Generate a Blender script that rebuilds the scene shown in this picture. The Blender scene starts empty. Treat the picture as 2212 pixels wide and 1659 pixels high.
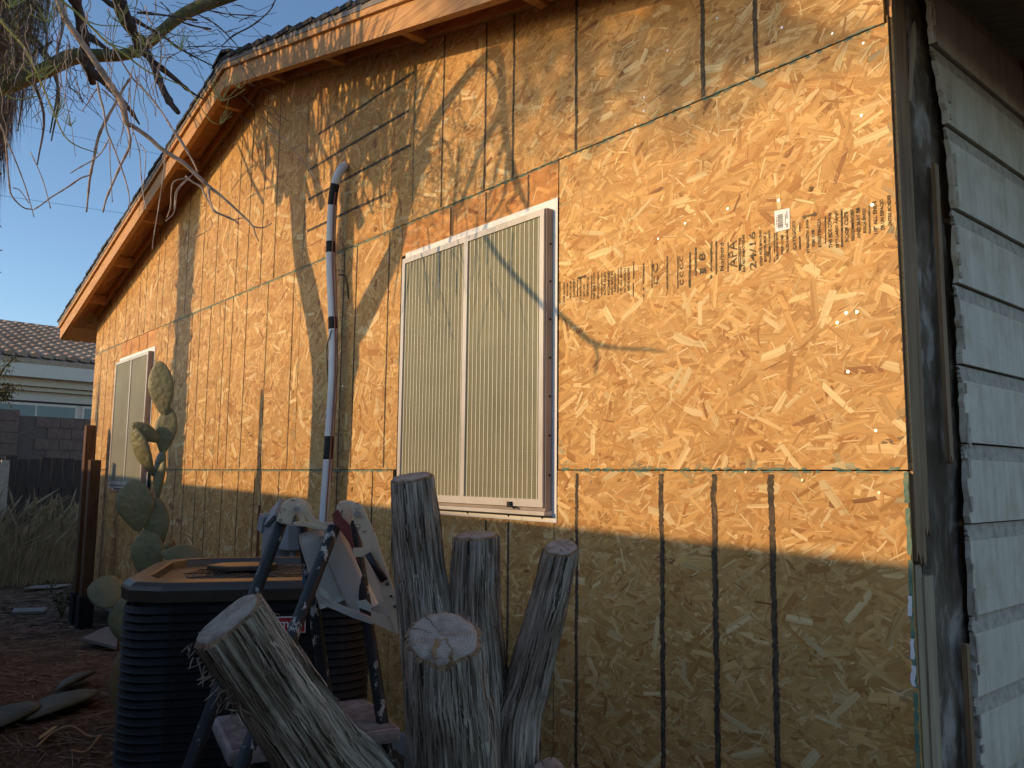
import bpy, bmesh, math, random
import numpy as np
from mathutils import Vector, Matrix, noise, Quaternion
R = math.radians
random.seed(7)
scene = bpy.context.scene
C = scene.collection

# ------------------------------------------------------------------ camera
CX, CD, CZ = 2.220, 2.120, 1.246
YAW, PITCH, ROLL, F = R(49.63182425), R(6.50758642), R(0.57679616), 1739.924
IW, IH = 2212.0, 1659.0
_fw = Vector((-math.sin(YAW)*math.cos(PITCH), math.cos(YAW)*math.cos(PITCH), math.sin(PITCH)))
_r0 = Vector((math.cos(YAW), math.sin(YAW), 0)); _u0 = _r0.cross(_fw)
_ri = _r0*math.cos(ROLL) + _u0*math.sin(ROLL); _up = -_r0*math.sin(ROLL) + _u0*math.cos(ROLL)
CAM = Vector((CX, -CD, CZ))
cd = bpy.data.cameras.new('camera'); cam = bpy.data.objects.new('camera', cd); C.objects.link(cam)
cd.sensor_fit = 'HORIZONTAL'; cd.sensor_width = 36; cd.lens = 36*F/IW; cd.clip_start = .05; cd.clip_end = 2000
cam.matrix_world = Matrix((( _ri.x, _up.x, -_fw.x, CAM.x), (_ri.y, _up.y, -_fw.y, CAM.y), (_ri.z, _up.z, -_fw.z, CAM.z), (0, 0, 0, 1)))
scene.camera = cam
scene.render.resolution_x, scene.render.resolution_y = 1024, 768

# ------------------------------------------------------------------ sky, sun, exposure
SAZ, SEL = R(20), R(13)
SUN = Vector((math.sin(SAZ)*math.cos(SEL), math.cos(SAZ)*math.cos(SEL), -math.sin(SEL)))   # way the light travels
w = bpy.data.worlds.new('World'); scene.world = w; w.use_nodes = True
nt = w.node_tree; bg = nt.nodes['Background']; sk = nt.nodes.new('ShaderNodeTexSky')
sk.sky_type = 'NISHITA'; sk.sun_disc = False; sk.sun_elevation = SEL; sk.sun_rotation = R(180) + SAZ
sk.air_density = 0.9; sk.dust_density = 0.55; sk.ozone_density = 2.6
nt.links.new(sk.outputs[0], bg.inputs[0]); bg.inputs[1].default_value = 0.14
sl = bpy.data.lights.new('sun', 'SUN'); sl.energy = 2.1; sl.angle = R(0.5); sl.color = (1.0, 0.67, 0.34)
so = bpy.data.objects.new('sun', sl); C.objects.link(so); so.rotation_euler = SUN.to_track_quat('-Z', 'Y').to_euler()
so.location = (-6, -16, 9)
vs = scene.view_settings; vs.view_transform = 'Standard'; vs.look = 'None'; vs.exposure = 0.7; vs.gamma = 1.0; vs.use_curve_mapping = False

# ------------------------------------------------------------------ measuring helpers (photo point -> place at a known plane / distance)
def _ray(u, v): return _fw + _ri*((u-IW/2)/F) - _up*((v-IH/2)/F)
def W(u, v, Y=0.0):
    q = _ray(u, v); return CAM + q*((Y+CD)/q.y)
def SX(u, v, X=1.3):
    q = _ray(u, v); return CAM + q*((X-CX)/q.x)
def PD(u, v, D):
    q = _ray(u, v); return CAM + q*(D/math.hypot(q.x, q.y))
def PZ(u, v, Z):
    q = _ray(u, v); return CAM + q*((Z-CZ)/q.z)

# ------------------------------------------------------------------ materials
MATS = {}
def mat(name, rough=.75, spec=.3, metal=0.0):
    m = bpy.data.materials.new(name); m.use_nodes = True
    b = m.node_tree.nodes['Principled BSDF']; b.inputs['Roughness'].default_value = rough
    b.inputs['Specular IOR Level'].default_value = spec; b.inputs['Metallic'].default_value = metal
    MATS[name] = m; return m, m.node_tree, b
def coords(nt, kind='Object', scale=(1, 1, 1), rot=(0, 0, 0)):
    t = nt.nodes.new('ShaderNodeTexCoord'); mp = nt.nodes.new('ShaderNodeMapping')
    mp.inputs['Scale'].default_value = scale; mp.inputs['Rotation'].default_value = rot
    nt.links.new(t.outputs[kind], mp.inputs['Vector']); return mp.outputs['Vector']
def nz(nt, vec, scale=5, detail=4, rough=.6, dist=0):
    n = nt.nodes.new('ShaderNodeTexNoise'); n.inputs['Scale'].default_value = scale; n.inputs['Detail'].default_value = detail
    n.inputs['Roughness'].default_value = rough; n.inputs['Distortion'].default_value = dist
    if vec is not None: nt.links.new(vec, n.inputs['Vector'])
    return n.outputs['Fac']
def ramp(nt, fac, stops):
    r = nt.nodes.new('ShaderNodeValToRGB'); e = r.color_ramp.elements
    while len(e) < len(stops): e.new(.5)
    for i, (p, c) in enumerate(stops):
        e[i].position = p; e[i].color = (*c, 1) if len(c) == 3 else c
    nt.links.new(fac, r.inputs['Fac']); return r.outputs['Color']
def mixc(nt, fac, a, b, mode='MIX'):
    m = nt.nodes.new('ShaderNodeMix'); m.data_type = 'RGBA'; m.blend_type = mode
    if isinstance(fac, (int, float)): m.inputs['Factor'].default_value = fac
    else: nt.links.new(fac, m.inputs['Factor'])
    for i, s in (('A', a), ('B', b)):
        sock = [k for k in m.inputs if k.name == i and k.type == 'RGBA'][0]
        if isinstance(s, tuple): sock.default_value = (*s, 1)
        else: nt.links.new(s, sock)
    return [o for o in m.outputs if o.type == 'RGBA'][0]
def bump(nt, b, h, strength=.3, dist=.01):
    n = nt.nodes.new('ShaderNodeBump'); n.inputs['Strength'].default_value = strength; n.inputs['Distance'].default_value = dist
    nt.links.new(h, n.inputs['Height']); nt.links.new(n.outputs['Normal'], b.inputs['Normal'])
def simple(name, cols, scale=6, stretch=(1, 1, 1), rough=.75, spec=.3, metal=0.0, bmp=.2, bd=.004, kind='Object', detail=5, lo=.3, hi=.7):
    m, t, b = mat(name, rough, spec, metal)
    v = coords(t, kind, stretch); f = nz(t, v, scale, detail)
    n = len(cols); col = ramp(t, f, [(lo+(hi-lo)*i/max(1, n-1), c) for i, c in enumerate(cols)])
    t.links.new(col, b.inputs['Base Color'])
    if bmp: bump(t, b, f, bmp, bd)
    return m
def math_node(t, op, a, b=None):
    n = t.nodes.new('ShaderNodeMath'); n.operation = op
    for i, s in enumerate((a, b)):
        if s is None: continue
        if isinstance(s, (int, float)): n.inputs[i].default_value = s
        else: t.links.new(s, n.inputs[i])
    return n.outputs[0]

# strand board: every strand carries its own colour, the material adds the grain along it
m, t, b = mat('strand', .62, .32)
a = t.nodes.new('ShaderNodeAttribute'); a.attribute_name = 'Col'
uv = coords(t, 'UV', (1, 1, 1))
g1 = nz(t, coords(t, 'UV', (5, 210, 1)), 1.0, 3, .6); g2 = nz(t, coords(t, 'UV', (2, 60, 1)), 1.0, 2, .5, .6)
gc = ramp(t, g2, [(.32, (.82, .74, .64)), (.5, (1, 1, 1)), (.75, (1.06, 1.06, 1.04))])
gf = ramp(t, g1, [(.3, (.88, .84, .78)), (.6, (1.04, 1.04, 1.04))])
c1 = mixc(t, 1.0, a.outputs['Color'], gc, 'MULTIPLY'); c2 = mixc(t, 1.0, c1, gf, 'MULTIPLY')
t.links.new(c2, b.inputs['Base Color']); bump(t, b, g1, .25, .0006)
simple('board_core', [(.35, .18, .06), (.46, .25, .08), (.53, .30, .105)], 40, (1, 1, 2.2), .8, bmp=.3, bd=.002)
simple('board_edge', [(.10, .055, .03), (.2, .11, .05)], 60, (1, 1, 1), .85)
simple('red_board', [(.47, .225, .085), (.56, .305, .12), (.62, .37, .165)], 14, (1, 1, 9), .6, bmp=.15)
simple('marker_paint', [(.03, .025, .018), (.075, .056, .034), (.17, .115, .055)], 70, (1, 1, .5), .7, bmp=0)
simple('teal_paint', [(.06, .14, .115), (.13, .22, .15), (.3, .26, .13)], 30, (1, 1, 1), .6, bmp=0)
simple('gap_dark', [(.012, .03, .03), (.025, .05, .045)], 30, (1, 1, 1), .8, bmp=0)
simple('ink', [(.035, .03, .02), (.09, .065, .035), (.26, .16, .065)], 150, (1, 1, 1), .7, bmp=0, lo=.35, hi=.62)
simple('paper', [(.74, .72, .7), (.82, .8, .78)], 20, rough=.5)
simple('print_black', [(.03, .03, .035), (.06, .06, .06)], 20, rough=.6, bmp=0)
simple('nail_steel', [(.62, .56, .46), (.8, .74, .62)], 30, rough=.28, spec=.5, metal=1.0, bmp=0)
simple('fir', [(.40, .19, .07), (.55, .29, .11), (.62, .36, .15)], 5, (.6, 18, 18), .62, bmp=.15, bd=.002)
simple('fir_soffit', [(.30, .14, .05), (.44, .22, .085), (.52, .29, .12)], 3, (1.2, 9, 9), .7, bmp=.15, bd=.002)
simple('old_lumber', [(.16, .085, .042), (.27, .15, .075), (.36, .21, .11)], 4, (14, 14, .9), .75, bmp=.3, bd=.003)
simple('pale_lumber', [(.27, .185, .11), (.38, .27, .165), (.45, .33, .2)], 4, (14, 14, .9), .7, bmp=.25, bd=.003)
simple('shingle', [(.018, .018, .02), (.045, .043, .045), (.085, .08, .075)], 90, rough=.9, bmp=.5, bd=.003)
simple('drip_metal', [(.16, .14, .12), (.24, .21, .18)], 10, rough=.5, spec=.4)
simple('aluminium', [(.48, .44, .38), (.58, .54, .48), (.62, .58, .52)], 9, (1, 1, .4), .38, .5, .15, bmp=.05)
simple('aluminium_dull', [(.25, .2, .17), (.36, .30, .26)], 9, (1, 1, .3), .5, .4, .2, bmp=.1)
simple('flange_white', [(.55, .53, .5), (.78, .76, .73), (.8, .79, .76)], 22, (1, 1, .6), .5, .4, lo=.25, hi=.5)
simple('rubber_black', [(.012, .012, .012), (.03, .028, .026)], 30, rough=.6)
m, t, b = mat('screen', .55, .35)
v = coords(t, 'Object', (1, 1, 1)); f0 = nz(t, v, 3, 3)
wv = t.nodes.new('ShaderNodeTexWave'); wv.wave_type = 'BANDS'; wv.bands_direction = 'Z'; wv.inputs['Scale'].default_value = 28; wv.inputs['Distortion'].default_value = .6
t.links.new(v, wv.inputs['Vector'])
cc = ramp(t, f0, [(.3, (.155, .15, .088)), (.7, (.215, .205, .12))])
cl = ramp(t, wv.outputs['Fac'], [(0, (.92, .92, .91)), (1, (1.03, 1.03, 1.02))])
t.links.new(mixc(t, 1, cc, cl, 'MULTIPLY'), b.inputs['Base Color']); bump(t, b, wv.outputs['Fac'], .25, .002)
simple('screen_strip', [(.74, .70, .56), (.82, .79, .66)], 20, rough=.5)
simple('pvc', [(.68, .69, .70), (.77, .77, .76)], 7, rough=.38, spec=.45, bmp=.02)
simple('copper', [(.22, .07, .035), (.36, .13, .06)], 20, rough=.4, spec=.5)
simple('grey_box', [(.24, .25, .26), (.31, .32, .33)], 9, rough=.5, bmp=.05)
m, t, b = mat('cactus_skin', .5, .45)
v = coords(t, 'Object', (1, 1, 1)); f0 = nz(t, v, 5, 3)
vo = t.nodes.new('ShaderNodeTexVoronoi'); vo.inputs['Scale'].default_value = 34; t.links.new(v, vo.inputs['Vector'])
cc = ramp(t, f0, [(.3, (.15, .145, .065)), (.55, (.235, .22, .11)), (.75, (.30, .245, .11))])
cs = ramp(t, vo.outputs['Distance'], [(.0, (.75, .66, .5)), (.10, (.8, .8, .75)), (.3, (1, 1, 1))])
t.links.new(mixc(t, .8, cc, cs, 'MULTIPLY'), b.inputs['Base Color']); bump(t, b, math_node(t, 'MULTIPLY', vo.outputs['Distance'], -1.0), .4, .008)
simple('cactus_dark', [(.035, .038, .02), (.06, .062, .035), (.085, .08, .045)], 8, rough=.6)
simple('spine', [(.5, .42, .28), (.62, .55, .4)], 20, rough=.6, bmp=0)
simple('cactus_old', [(.22, .13, .05), (.3, .19, .08), (.2, .2, .1)], 14, rough=.6)
simple('ac_black', [(.011, .009, .008), (.019, .016, .014)], 12, rough=.6, spec=.25, bmp=.05)
simple('ac_cap', [(.055, .042, .03), (.09, .068, .048)], 6, (1, 1, 1), .34, .55, .3, bmp=.08)
simple('ac_grille', [(.05, .036, .025), (.09, .066, .045)], 60, (1, 1, 1), .45, .4, bmp=.3)
simple('badge_red', [(.36, .02, .025), (.45, .03, .035)], 8, rough=.35, spec=.5, bmp=0)
simple('badge_white', [(.7, .68, .66), (.78, .76, .74)], 8, rough=.4, bmp=0)
# bark / cut wood (UV: u around, v along)
m, t, b = mat('bark', .9, .12)
f1 = nz(t, coords(t, 'UV', (70, 4, 1)), 1, 6, .65, .4); f2 = nz(t, coords(t, 'UV', (9, 5, 1)), 1, 4, .6)
cc = ramp(t, f1, [(.34, (.035, .024, .016)), (.45, (.19, .14, .10)), (.56, (.46, .37, .29)), (.70, (.72, .61, .50))])
c2 = ramp(t, f2, [(.3, (.62, .52, .43)), (.6, (1.05, 1.03, 1.0))])
t.links.new(mixc(t, 1, cc, c2, 'MULTIPLY'), b.inputs['Base Color']); bump(t, b, f1, .8, .008)
simple('bark_fibre', [(.12, .08, .055), (.36, .265, .19), (.60, .48, .37)], 8, rough=.9, bmp=0)
m, t, b = mat('cut_wood', .8, .15)
uvv = coords(t, 'UV', (1, 1, 1)); ln = t.nodes.new('ShaderNodeVectorMath'); ln.operation = 'LENGTH'; t.links.new(uvv, ln.inputs[0])
wob = nz(t, uvv, 14, 4); rr = math_node(t, 'ADD', ln.outputs['Value'], math_node(t, 'MULTIPLY', wob, .022))
rg = math_node(t, 'SINE', math_node(t, 'MULTIPLY', rr, 900.))
cr = ramp(t, math_node(t, 'ADD', math_node(t, 'MULTIPLY', rg, .22), .5), [(.0, (.33, .255, .195)), (1.0, (.50, .405, .325))])
saw = nz(t, coords(t, 'UV', (14, 260, 1), (0, 0, .5)), 1, 3)
cs = ramp(t, saw, [(.3, (.84, .81, .78)), (.65, (1.06, 1.05, 1.04))])
blot = ramp(t, nz(t, uvv, 22, 4), [(.35, (.62, .55, .5)), (.55, (1, 1, 1))])
t.links.new(mixc(t, 1, mixc(t, 1, cr, cs, 'MULTIPLY'), blot, 'MULTIPLY'), b.inputs['Base Color']); bump(t, b, saw, .4, .003)
simple('rot_wood', [(.10, .05, .02), (.28, .15, .06), (.46, .32, .2)], 9, (1, 1, 1), .85, bmp=.6, bd=.01)
# ladder
m, t, b = mat('splattered_black', .5, .4)
v = coords(t, 'Object', (1, 1, .55)); f0 = nz(t, v, 26, 6, .7)
t.links.new(ramp(t, f0, [(.0, (.014, .013, .013)), (.585, (.022, .02, .019)), (.60, (.42, .36, .30)), (.8, (.6, .56, .52))]), b.inputs['Base Color']); bump(t, b, f0, .25, .002)
m, t, b = mat('cream_plastic', .5, .35)
v = coords(t, 'Object', (1, 1, 1)); f0 = nz(t, v, 38, 6, .72); f1 = nz(t, v, 4, 2)
cb = ramp(t, f1, [(.3, (.64, .45, .29)), (.7, (.74, .55, .37))])
ms = ramp(t, f0, [(.60, (0, 0, 0)), (.64, (1, 1, 1))])
t.links.new(mixc(t, ms, cb, (.22, .10, .06)), b.inputs['Base Color']); bump(t, b, f0, .12, .002)
simple('tray_plastic', [(.54, .48, .40), (.64, .58, .49)], 5, rough=.42, spec=.4, bmp=.05)
simple('step_board', [(.19, .14, .12), (.31, .25, .22), (.42, .37, .33)], 22, (1, 1, 1), .7, bmp=.3)
simple('dark_red', [(.16, .025, .02), (.24, .05, .04)], 14, rough=.5)
simple('blue_rag', [(.05, .12, .2), (.09, .2, .3)], 14, rough=.8)
# side wall
m, t, b = mat('old_siding', .7, .3)
v = coords(t, 'Object', (1, 1, 1)); f0 = nz(t, v, 9, 5); f1 = nz(t, coords(t, 'Object', (1, 14, 1.1)), 2.2, 4); f2 = nz(t, coords(t, 'Object', (1, 3, 9)), 9, 6, .7)
cb = ramp(t, f1, [(.3, (.56, .47, .36)), (.6, (.68, .575, .44)), (.75, (.74, .63, .48))])
ck = ramp(t, f2, [(.66, (0, 0, 0)), (.70, (1, 1, 1))])
cdirt = ramp(t, f0, [(.3, (.80, .74, .66)), (.55, (1, 1, 1))])
t.links.new(mixc(t, ck, mixc(t, 1, cb, cdirt, 'MULTIPLY'), (.17, .14, .11)), b.inputs['Base Color']); bump(t, b, f2, .25, .003)
simple('siding_edge', [(.3, .235, .17), (.45, .365, .275), (.54, .45, .345)], 30, rough=.8)
m, t, b = mat('felt_plaster', .95, .1)
v = coords(t, 'Object', (1, 1, .55)); f0 = nz(t, v, 9, 5, .6); f1 = nz(t, v, 60, 3)
t.links.new(ramp(t, f0, [(.40, (.10, .068, .045)), (.54, (.19, .135, .095)), (.62, (.36, .29, .24)), (.75, (.48, .40, .34))]), b.inputs['Base Color']); bump(t, b, f1, .5, .004)
# ground and background
m, t, b = mat('dirt', .95, .1)
v = coords(t, 'Object', (1, 1, 1)); f0 = nz(t, v, 1.3, 5, .6); f1 = nz(t, v, 26, 6, .7); f2 = nz(t, coords(t, 'Object', (9, 30, 9), (0, 0, .4)), 2, 4)
cb = ramp(t, f0, [(.3, (.085, .055, .036)), (.55, (.14, .096, .064)), (.72, (.21, .155, .108))])
t.links.new(mixc(t, 1, mixc(t, 1, cb, ramp(t, f1, [(.3, (.5, .45, .4)), (.65, (1.2, 1.15, 1.1))]), 'MULTIPLY'), ramp(t, f2, [(.35, (.6, .55, .5)), (.6, (1.1, 1.1, 1.1))]), 'MULTIPLY'), b.inputs['Base Color']); bump(t, b, f1, .8, .02)
simple('litter', [(.07, .04, .025), (.17, .1, .06), (.3, .2, .12)], 9, rough=.9, bmp=0)
simple('straw', [(.16, .11, .06), (.24, .18, .1), (.3, .24, .15)], 9, rough=.9, bmp=0)
simple('slab', [(.28, .25, .23), (.38, .34, .31)], 6, rough=.9)
simple('weathered_plank', [(.14, .11, .09), (.24, .2, .17), (.33, .29, .25)], 5, (3, 20, 20), .9, bmp=.3)
simple('block', [(.15, .088, .064), (.2, .122, .09), (.23, .145, .11)], 16, rough=.95, bmp=.4, bd=.006)
simple('mortar', [(.13, .09, .07), (.17, .12, .095)], 20, rough=.95)
simple('stucco', [(.74, .62, .50), (.80, .69, .57)], 12, rough=.95, bmp=.3)
simple('stucco_trim', [(.76, .64, .50), (.82, .70, .56)], 12, rough=.95, bmp=.2)
m, t, b = mat('roof_tile', .85, .2)
oi = t.nodes.new('ShaderNodeObjectInfo'); f0 = nz(t, coords(t, 'Object', (1, 1, 1)), 18, 4)
cb = ramp(t, oi.outputs['Random'], [(0, (.44, .27, .18)), (.5, (.54, .36, .25)), (1, (.6, .43, .31))])
t.links.new(mixc(t, 1, cb, ramp(t, f0, [(.3, (.7, .7, .7)), (.7, (1.1, 1.1, 1.1))]), 'MULTIPLY'), b.inputs['Base Color'])
m, t, b = mat('pane_glass', .12, .6); b.inputs['Base Color'].default_value = (.09, .13, .15, 1)
simple('fence_dark', [(.045, .032, .025), (.09, .065, .05)], 5, (12, 12, 1), .9)
simple('post_brown', [(.06, .03, .016), (.11, .055, .027), (.16, .085, .043)], 4, (20, 20, 1.2), .7)
simple('post_black', [(.008, .008, .008), (.02, .018, .016)], 20, rough=.8)
simple('palm_trunk', [(.10, .065, .04), (.2, .14, .09), (.3, .22, .15)], 14, (1, 1, 3), .95, bmp=.6, bd=.02)
simple('palm_fibre', [(.13, .075, .045), (.22, .14, .09), (.33, .23, .15)], 5, (1, 1, 1), .9, bmp=0)
simple('green_bark', [(.07, .075, .03), (.12, .12, .05), (.17, .15, .075)], 9, (1, 1, 1), .75, bmp=.3)
simple('grey_twig', [(.24, .17, .13), (.42, .32, .25), (.55, .45, .37)], 16, (1, 1, 1), .8, bmp=.3)
simple('dark_twig', [(.045, .032, .025), (.085, .062, .05), (.13, .1, .08)], 12, rough=.9, bmp=.3)
simple('green_twig', [(.24, .24, .06), (.36, .35, .10), (.44, .42, .15)], 9, rough=.65, bmp=0)
simple('leaf_green', [(.06, .075, .025), (.11, .12, .045), (.17, .165, .07)], 9, rough=.7, bmp=0)
simple('grass_plume', [(.18, .14, .075), (.3, .24, .14), (.42, .34, .21)], 6, rough=.85, bmp=0)
simple('orange_cord', [(.3, .17, .08), (.38, .22, .1)], 9, rough=.6, bmp=0)
simple('wire_black', [(.02, .02, .022), (.04, .04, .042)], 9, rough=.6, bmp=0)
simple('dead_leaf', [(.42, .2, .04), (.5, .28, .07)], 14, rough=.7)
simple('red_strip', [(.2, .02, .03), (.28, .04, .05)], 9, rough=.7)

# ------------------------------------------------------------------ mesh helpers
def wloc(o):
    v = Vector((0, 0, 0))
    while o is not None: v = v + o.location; o = o.parent
    return v
class MB:
    def __init__(s): s.v = []; s.f = []; s.uv = None; s.col = None; s.sm = []
    def box(s, c, h, rot=None):
        n = len(s.v); c = Vector(c)
        for dx in (-1, 1):
            for dy in (-1, 1):
                for dz in (-1, 1):
                    q = Vector((dx*h[0], dy*h[1], dz*h[2]))
                    if rot is not None: q = rot @ q
                    s.v.append(tuple(c+q))
        for f in ((0, 1, 3, 2), (4, 6, 7, 5), (0, 4, 5, 1), (2, 3, 7, 6), (0, 2, 6, 4), (1, 5, 7, 3)): s.f.append(tuple(n+i for i in f))
        return s
    def bar(s, a, b, w_, h_, up=Vector((0, 0, 1))):
        a, b = Vector(a), Vector(b); d = (b-a); L = d.length; d.normalize()
        y = up.cross(d); 
        if y.length < 1e-4: y = Vector((1, 0, 0)).cross(d)
        y.normalize(); z = d.cross(y)
        return s.box((a+b)/2, (L/2, w_/2, h_/2), Matrix((d, y, z)).transposed())
    def prism(s, pts, d, origin=(0, 0, 0), ax=(1, 0, 0), ay=(0, 0, 1)):
        """outline pts in plane (ax, ay), extruded by vector d"""
        o, ax, ay, d = Vector(origin), Vector(ax), Vector(ay), Vector(d); n = len(s.v); k = len(pts)
        for p in pts: s.v.append(tuple(o+ax*p[0]+ay*p[1]))
        for p in pts: s.v.append(tuple(o+ax*p[0]+ay*p[1]+d))
        s.f.append(tuple(n+i for i in range(k))); s.f.append(tuple(n+k+i for i in reversed(range(k))))
        for i in range(k):
            j = (i+1) % k; s.f.append((n+i, n+k+i, n+k+j, n+j))
        return s
    def tube(s, pts, rad, n=8, caps=True, jit=0):
        pts = [Vector(p) for p in pts]; m_ = len(pts)
        if isinstance(rad, (int, float)): rad = [rad]*m_
        base = len(s.v); d = (pts[1]-pts[0]).normalized()
        x = d.orthogonal().normalized()
        for i in range(m_):
            d2 = (pts[min(i+1, m_-1)]-pts[max(i-1, 0)]).normalized()
            x = (x-d2*x.dot(d2)); x = x.normalized() if x.length > 1e-6 else d2.orthogonal().normalized()
            y = d2.cross(x)
            for k in range(n):
                a_ = 2*math.pi*k/n; rr = rad[i]*(1+jit*(random.random()-.5))
                s.v.append(tuple(pts[i]+x*math.cos(a_)*rr+y*math.sin(a_)*rr))
        for i in range(m_-1):
            for k in range(n):
                k2 = (k+1) % n; s.f.append((base+i*n+k, base+i*n+k2, base+(i+1)*n+k2, base+(i+1)*n+k))
        if caps:
            s.f.append(tuple(base+k for k in reversed(range(n)))); s.f.append(tuple(base+(m_-1)*n+k for k in range(n)))
        return s
    def quad(s, *p):
        n = len(s.v); s.v += [tuple(q) for q in p]; s.f.append(tuple(range(n, n+len(p)))); return s
    def build(s, name, mt, parent=None, kind=None, smooth=False, bevel=0, uv=None):
        me = bpy.data.meshes.new(name); off = wloc(parent) if parent else Vector((0, 0, 0))
        v = np.asarray(s.v, dtype=float)
        if parent is None:
            off = Vector(((v[:, 0].min()+v[:, 0].max())/2, (v[:, 1].min()+v[:, 1].max())/2, v[:, 2].min()))
        v = v-np.array(off); me.from_pydata(v.tolist(), [], s.f); me.update()
        o = bpy.data.objects.new(name, me); C.objects.link(o)
        if parent: o.parent = parent
        else: o.location = off
        me.materials.append(MATS[mt])
        if smooth: me.shade_smooth()
        if bevel:
            bm = bmesh.new(); bm.from_mesh(me)
            bmesh.ops.bevel(bm, geom=[e for e in bm.edges if e.is_manifold and e.calc_face_angle(0) > .5], offset=bevel, segments=2, profile=.6, affect='EDGES')
            bm.to_mesh(me); bm.free()
        if uv is not None:
            l = me.uv_layers.new(name='UVMap'); arr = np.asarray(uv, dtype=np.float32)
            idx = np.zeros(len(me.loops), dtype=np.int32); me.loops.foreach_get('vertex_index', idx)
            l.data.foreach_set('uv', arr[idx].ravel())
        if kind: o['kind'] = kind
        return o
def tag(o, label, cat, group=None, kind=None):
    o['label'] = label; o['category'] = cat
    if group: o['group'] = group
    if kind: o['kind'] = kind
    return o
def thing(name, label, cat, loc=(0, 0, 0), group=None):
    o = bpy.data.objects.new(name, None); C.objects.link(o); o.location = loc; o.empty_display_size = .1
    return tag(o, label, cat, group)
def dup(o, name, parent, loc):
    c = bpy.data.objects.new(name, o.data); C.objects.link(c); c.parent = parent; c.location = Vector(loc)-wloc(parent); return c
def cat(pts, n=6):
    """Catmull-Rom resample"""
    P = [Vector(p) for p in pts]; P = [P[0]*2-P[1]]+P+[P[-1]*2-P[-2]]; out = []
    for i in range(1, len(P)-2):
        for k in range(n):
            q = k/n; a_, b_, c_, d_ = P[i-1], P[i], P[i+1], P[i+2]
            out.append(.5*((2*b_)+(c_-a_)*q+(2*a_-5*b_+4*c_-d_)*q*q+(3*b_-a_-3*c_+d_)*q*q*q))
    out.append(P[-2]); return out
def lerpl(vals, n):
    out = []
    for i in range(len(vals)-1):
        for k in range(n): out.append(vals[i]+(vals[i+1]-vals[i])*k/n)
    out.append(vals[-1]); return out


# ================================================================== GROUND
def gz(x, y):
    s = min(1, max(0, (-x-3.5)/3.0)); s = s*s*(3-2*s)
    return -.18*s + .02*noise.noise(Vector((x*.9, y*.9, 0))) + .012*noise.noise(Vector((x*4, y*4, 3)))
mb = MB(); xs = sorted(set([-300, -120, -60, -40, -30, -24, -20] + [-18+.5*i for i in range(18)] + [-9+.12*i for i in range(117)] + [5.1, 6, 8, 12, 20, 40, 80, 160, 300]))
ys = sorted(set([-300, -120, -60, -30, -18, -12, -9, -7] + [-6+.12*i for i in range(62)] + [1.5+.6*i for i in range(20)] + [14, 18, 25, 40, 80, 160, 300]))
for x in xs:
    for y in ys: mb.v.append((x, y, gz(x, y)))
ny = len(ys)
for i in range(len(xs)-1):
    for j in range(ny-1): mb.f.append((i*ny+j, (i+1)*ny+j, (i+1)*ny+j+1, i*ny+j+1))
gr = mb.build('ground', 'dirt', kind='structure', smooth=True)

# ================================================================== HOUSE
house = thing('house', 'single storey gable house sheathed in bare orange strand board with two screened windows', 'house', (-2.9, 0, 0))
XL, XR, RX = -7.13, 1.30, -3.0
def zfb(x): return 3.835-.252*abs(x-RX)           # underside of the gable fascia
OV = .26
Z1, Z2 = 1.27, 2.49
rngf = random.Random(11)
PAL = [((.66, .455, .205), 18), ((.60, .39, .16), 28), ((.55, .34, .13), 26), ((.50, .295, .105), 13), ((.43, .23, .075), 5), ((.30, .15, .055), 1), ((.72, .55, .29), 7)]
PALC = [c for c, n_ in PAL for _ in range(n_)]
def clip(poly, panel):
    n_ = len(panel)
    for i in range(n_):
        ax, az = panel[i]; bx, bz = panel[(i+1) % n_]; ex, ez = bx-ax, bz-az; out = []
        k = len(poly)
        for j in range(k):
            p, q = poly[j], poly[(j+1) % k]
            dp = ex*(p[1]-az)-ez*(p[0]-ax); dq = ex*(q[1]-az)-ez*(q[0]-ax)
            if dp >= 0: out.append(p)
            if (dp >= 0) != (dq >= 0):
                tt = dp/(dp-dq); out.append((p[0]+(q[0]-p[0])*tt, p[1]+(q[1]-p[1])*tt, p[2]+(q[2]-p[2])*tt, p[3]+(q[3]-p[3])*tt))
        poly = out
        if len(poly) < 3: return None
    return poly
def dens(x):
    if x > -1.3: return 3900, 1.0
    if x > -4: return 1700, 1.45
    return 900, 1.9
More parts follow.
